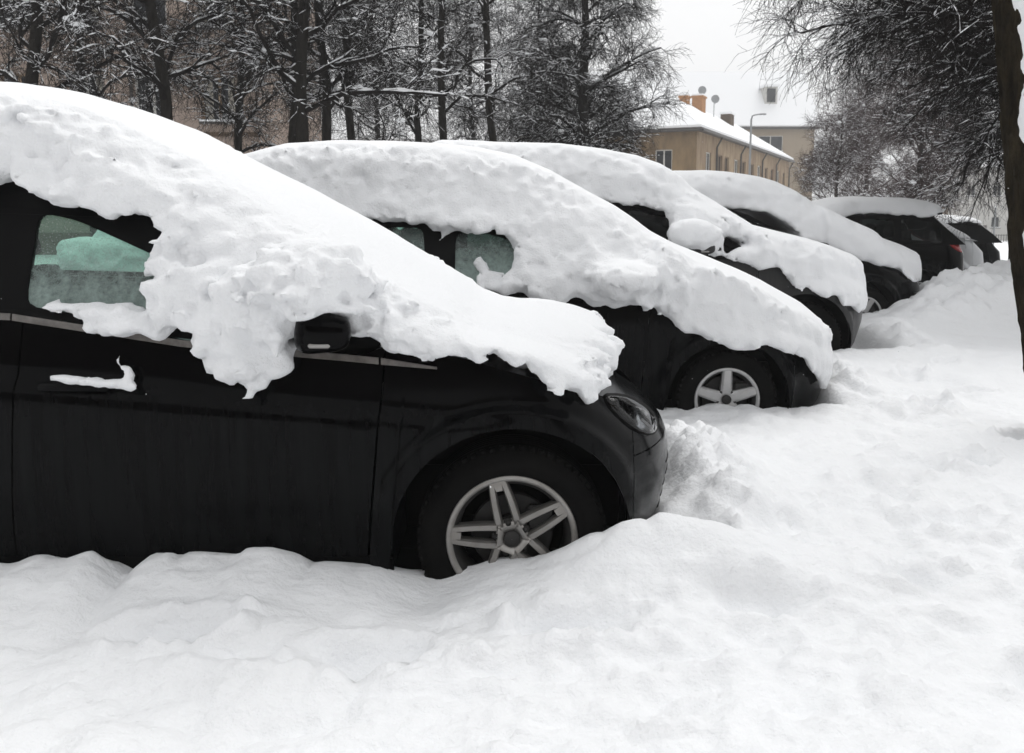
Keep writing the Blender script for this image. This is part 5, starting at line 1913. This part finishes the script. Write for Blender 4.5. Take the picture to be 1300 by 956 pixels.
# housing block added behind the viewer, unseen: darkens paint reflections, blocks sky light
O = (38.0, -25.0)
T = frame_of(O, (-1, 0))
L = 76.0
b = empty('apartment_block', (0, 0, 0))
tag(b, 'long brown housing block, added unseen behind the camera for dark paint reflections', 'building')
holes = [(2.0 + 3.6 * k, 3.3 + 3.6 * k, 1.6 + 3 * f, 3.0 + 3 * f) for f in range(3) for k in range(20)]
wall('wall', T, L, -.5, 9.5, holes, 'base_plaster', b)
for h in holes:
    window(T, *h, b, 'wood_frame', 2, False)
g = Geo()
for (s0, o0, s1, o1) in ((0, 0, 0, -10), (0, -10, L, -10), (L, -10, L, 0)):
    g.add([T(s0, o0, -.5), T(s1, o1, -.5), T(s1, o1, 9.5), T(s0, o0, 9.5)], [(0, 1, 2, 3)])
g.build('back_wall', M['base_plaster'], b)
g = Geo()
wbox(g, T, -.4, L + .4, -10.4, .4, 9.503, 9.8)
g.build('roof_snow', M['snow_far'], b)

# low garage behind the left trees
Yg = 46.0
pg0, pg1 = at(405, 182, Yg), at(575, 182, Yg)
T = frame_of((pg0[0], Yg), (1, 0))
L = pg1[0] - pg0[0]
b = empty('garage', (0, 0, 0))
tag(b, 'low dark garage with snow on its flat roof behind the tree trunks', 'building')
g = Geo()
wbox(g, T, 0, L, -6, 0, -1, pg0[2] - .35)
g.build('wall', M['base_plaster'], b)
g = Geo()
wbox(g, T, -.2, L + .2, -6.2, .2, pg0[2] - .347, pg0[2])
g.build('roof_edge', M['wood_board'], b)
g = Geo()
wbox(g, T, -.15, L + .15, -6.15, .15, pg0[2] + .003, pg0[2] + .2)
g.build('roof_snow', M['snow_far'], b)
Yg = 52.0
pg0, pg1 = at(652, 166, Yg), at(800, 166, Yg)
T = frame_of((pg0[0], Yg), (1, 0))
L = pg1[0] - pg0[0]
b = empty('outbuilding', (0, 0, 0))
tag(b, 'brown outbuilding with snowy roof behind the dense drooping tree', 'building')
g = Geo()
wbox(g, T, 0, L, -6, 0, -1, pg0[2] - .3)
g.build('wall', M['ochre_plaster'], b)
g = Geo()
wbox(g, T, -.2, L + .2, -6.2, .2, pg0[2] - .297, pg0[2])
g.build('roof_edge', M['gutter_metal'], b)
g = Geo()
wbox(g, T, -.15, L + .15, -6.15, .15, pg0[2] + .003, pg0[2] + .25)
g.build('roof_snow', M['snow_far'], b)

# railing before the pale house
Yf = 90.0
f = empty('railing', (0, 0, 0))
tag(f, 'black iron railing in front of the pale house', 'fence')
xa, xb_ = at(1222, 300, Yf)[0], at(1330, 300, Yf)[0]
zt, zb_ = at(0, 297.5, Yf)[2], -1.25
bar_ = None
n = 34
for k in range(n):
    x = xa + (xb_ - xa) * k / (n - 1)
    big = k % 6 == 0
    g = Geo()
    r_ = .05 if big else .022
    g.box((x, Yf, (zt + zb_) / 2 + (.06 if big else 0)), (2 * r_, 2 * r_, zt - zb_ + (.12 if big else 0)))
    g.build('post' if big else 'bar', M['iron'], f)
for z in (zt - .08, zb_ + .2):
    g = Geo()
    g.box(((xa + xb_) / 2, Yf - .05, z), (xb_ - xa, .04, .05))
    g.build('rail', M['iron'], f)

# street lamp before the yellow house
lx, ly, lz = at(954, 146, 58)
g0 = float(ground_z(lx, ly))
b = empty('street_lamp', (lx, ly, g0))
tag(b, 'thin grey street lamp in front of the yellow house', 'street lamp')
g = Geo()
g.tube([(0, 0, -.2), (0, 0, lz - g0 - .3), (.06, 0, lz - g0 - .06), (.2, 0, lz - g0), (.55, 0, lz - g0 + .05)], [.09, .06, .05, .045, .045], 8)
g.build('pole', M['steel'], b, True)
g = Geo()
g.box((.68, 0, lz - g0 + .05), (.42, .18, .09), .03)
g.build('lamp_head', M['steel'], b, True)

# bare post at the lane's end
px_, py_, pz_ = at(1264, 264, 35)
g0 = float(ground_z(px_, py_))
b = empty('marker_post', (px_, py_, g0))
tag(b, 'thin grey post standing in the snow before the pale house', 'post')
g = Geo()
g.lathe([(.001, -.2), (.035, -.2), (.033, pz_ - g0), (.001, pz_ - g0 + .01)], 10, 'z')
g.build('pole', M['steel'], b, True)
g = Geo()
g.lathe([(.001, pz_ - g0 + .09), (.035, pz_ - g0 + .05), (.042, pz_ - g0 + .012), (.001, pz_ - g0 + .011)], 10, 'z')
g.build('snow_cap', M['snow_far'], b, True)

# ------------------------------------------------------------------ flakes in the air
rng = np.random.RandomState(5)
n = 900
c = np.stack([rng.uniform(-4.5, 6, n), rng.uniform(1.6, 10, n), rng.uniform(.5, 4.2, n)], 1)
oc = np.array([(1, 0, 0), (-1, 0, 0), (0, 1, 0), (0, -1, 0), (0, 0, 1), (0, 0, -1)], float)
of = np.array([(0, 2, 4), (2, 1, 4), (1, 3, 4), (3, 0, 4), (2, 0, 5), (1, 2, 5), (3, 1, 5), (0, 3, 5)])
V = c[:, None] + oc[None] * rng.uniform(.0009, .0022, (n, 1, 1)) * rng.uniform(.6, 1.4, (n, 6, 1))
fl = mk('snowflakes', V, (of[None] + (np.arange(n) * 6)[:, None, None]).reshape(-1, 3), M['snow_far'])
fl['kind'] = 'stuff'

# ------------------------------------------------------------------ haze of falling snow
hz = Geo()
hz.box((0, 0, 10.0), (450, 450, 26.0))
h_ = hz.build('haze', None)
hm = bpy.data.materials.new('haze')
hm.use_nodes = True
hn, hl = hm.node_tree.nodes, hm.node_tree.links
hn.clear()
ho = hn.new('ShaderNodeOutputMaterial')
pv = hn.new('ShaderNodeVolumePrincipled')
pv.inputs['Color'].default_value = (0.97, 0.975, 0.98, 1)
pv.inputs['Density'].default_value = 0.0022
hl.new(pv.outputs[0], ho.inputs['Volume'])
h_.data.materials.append(hm)
h_['kind'] = 'stuff'
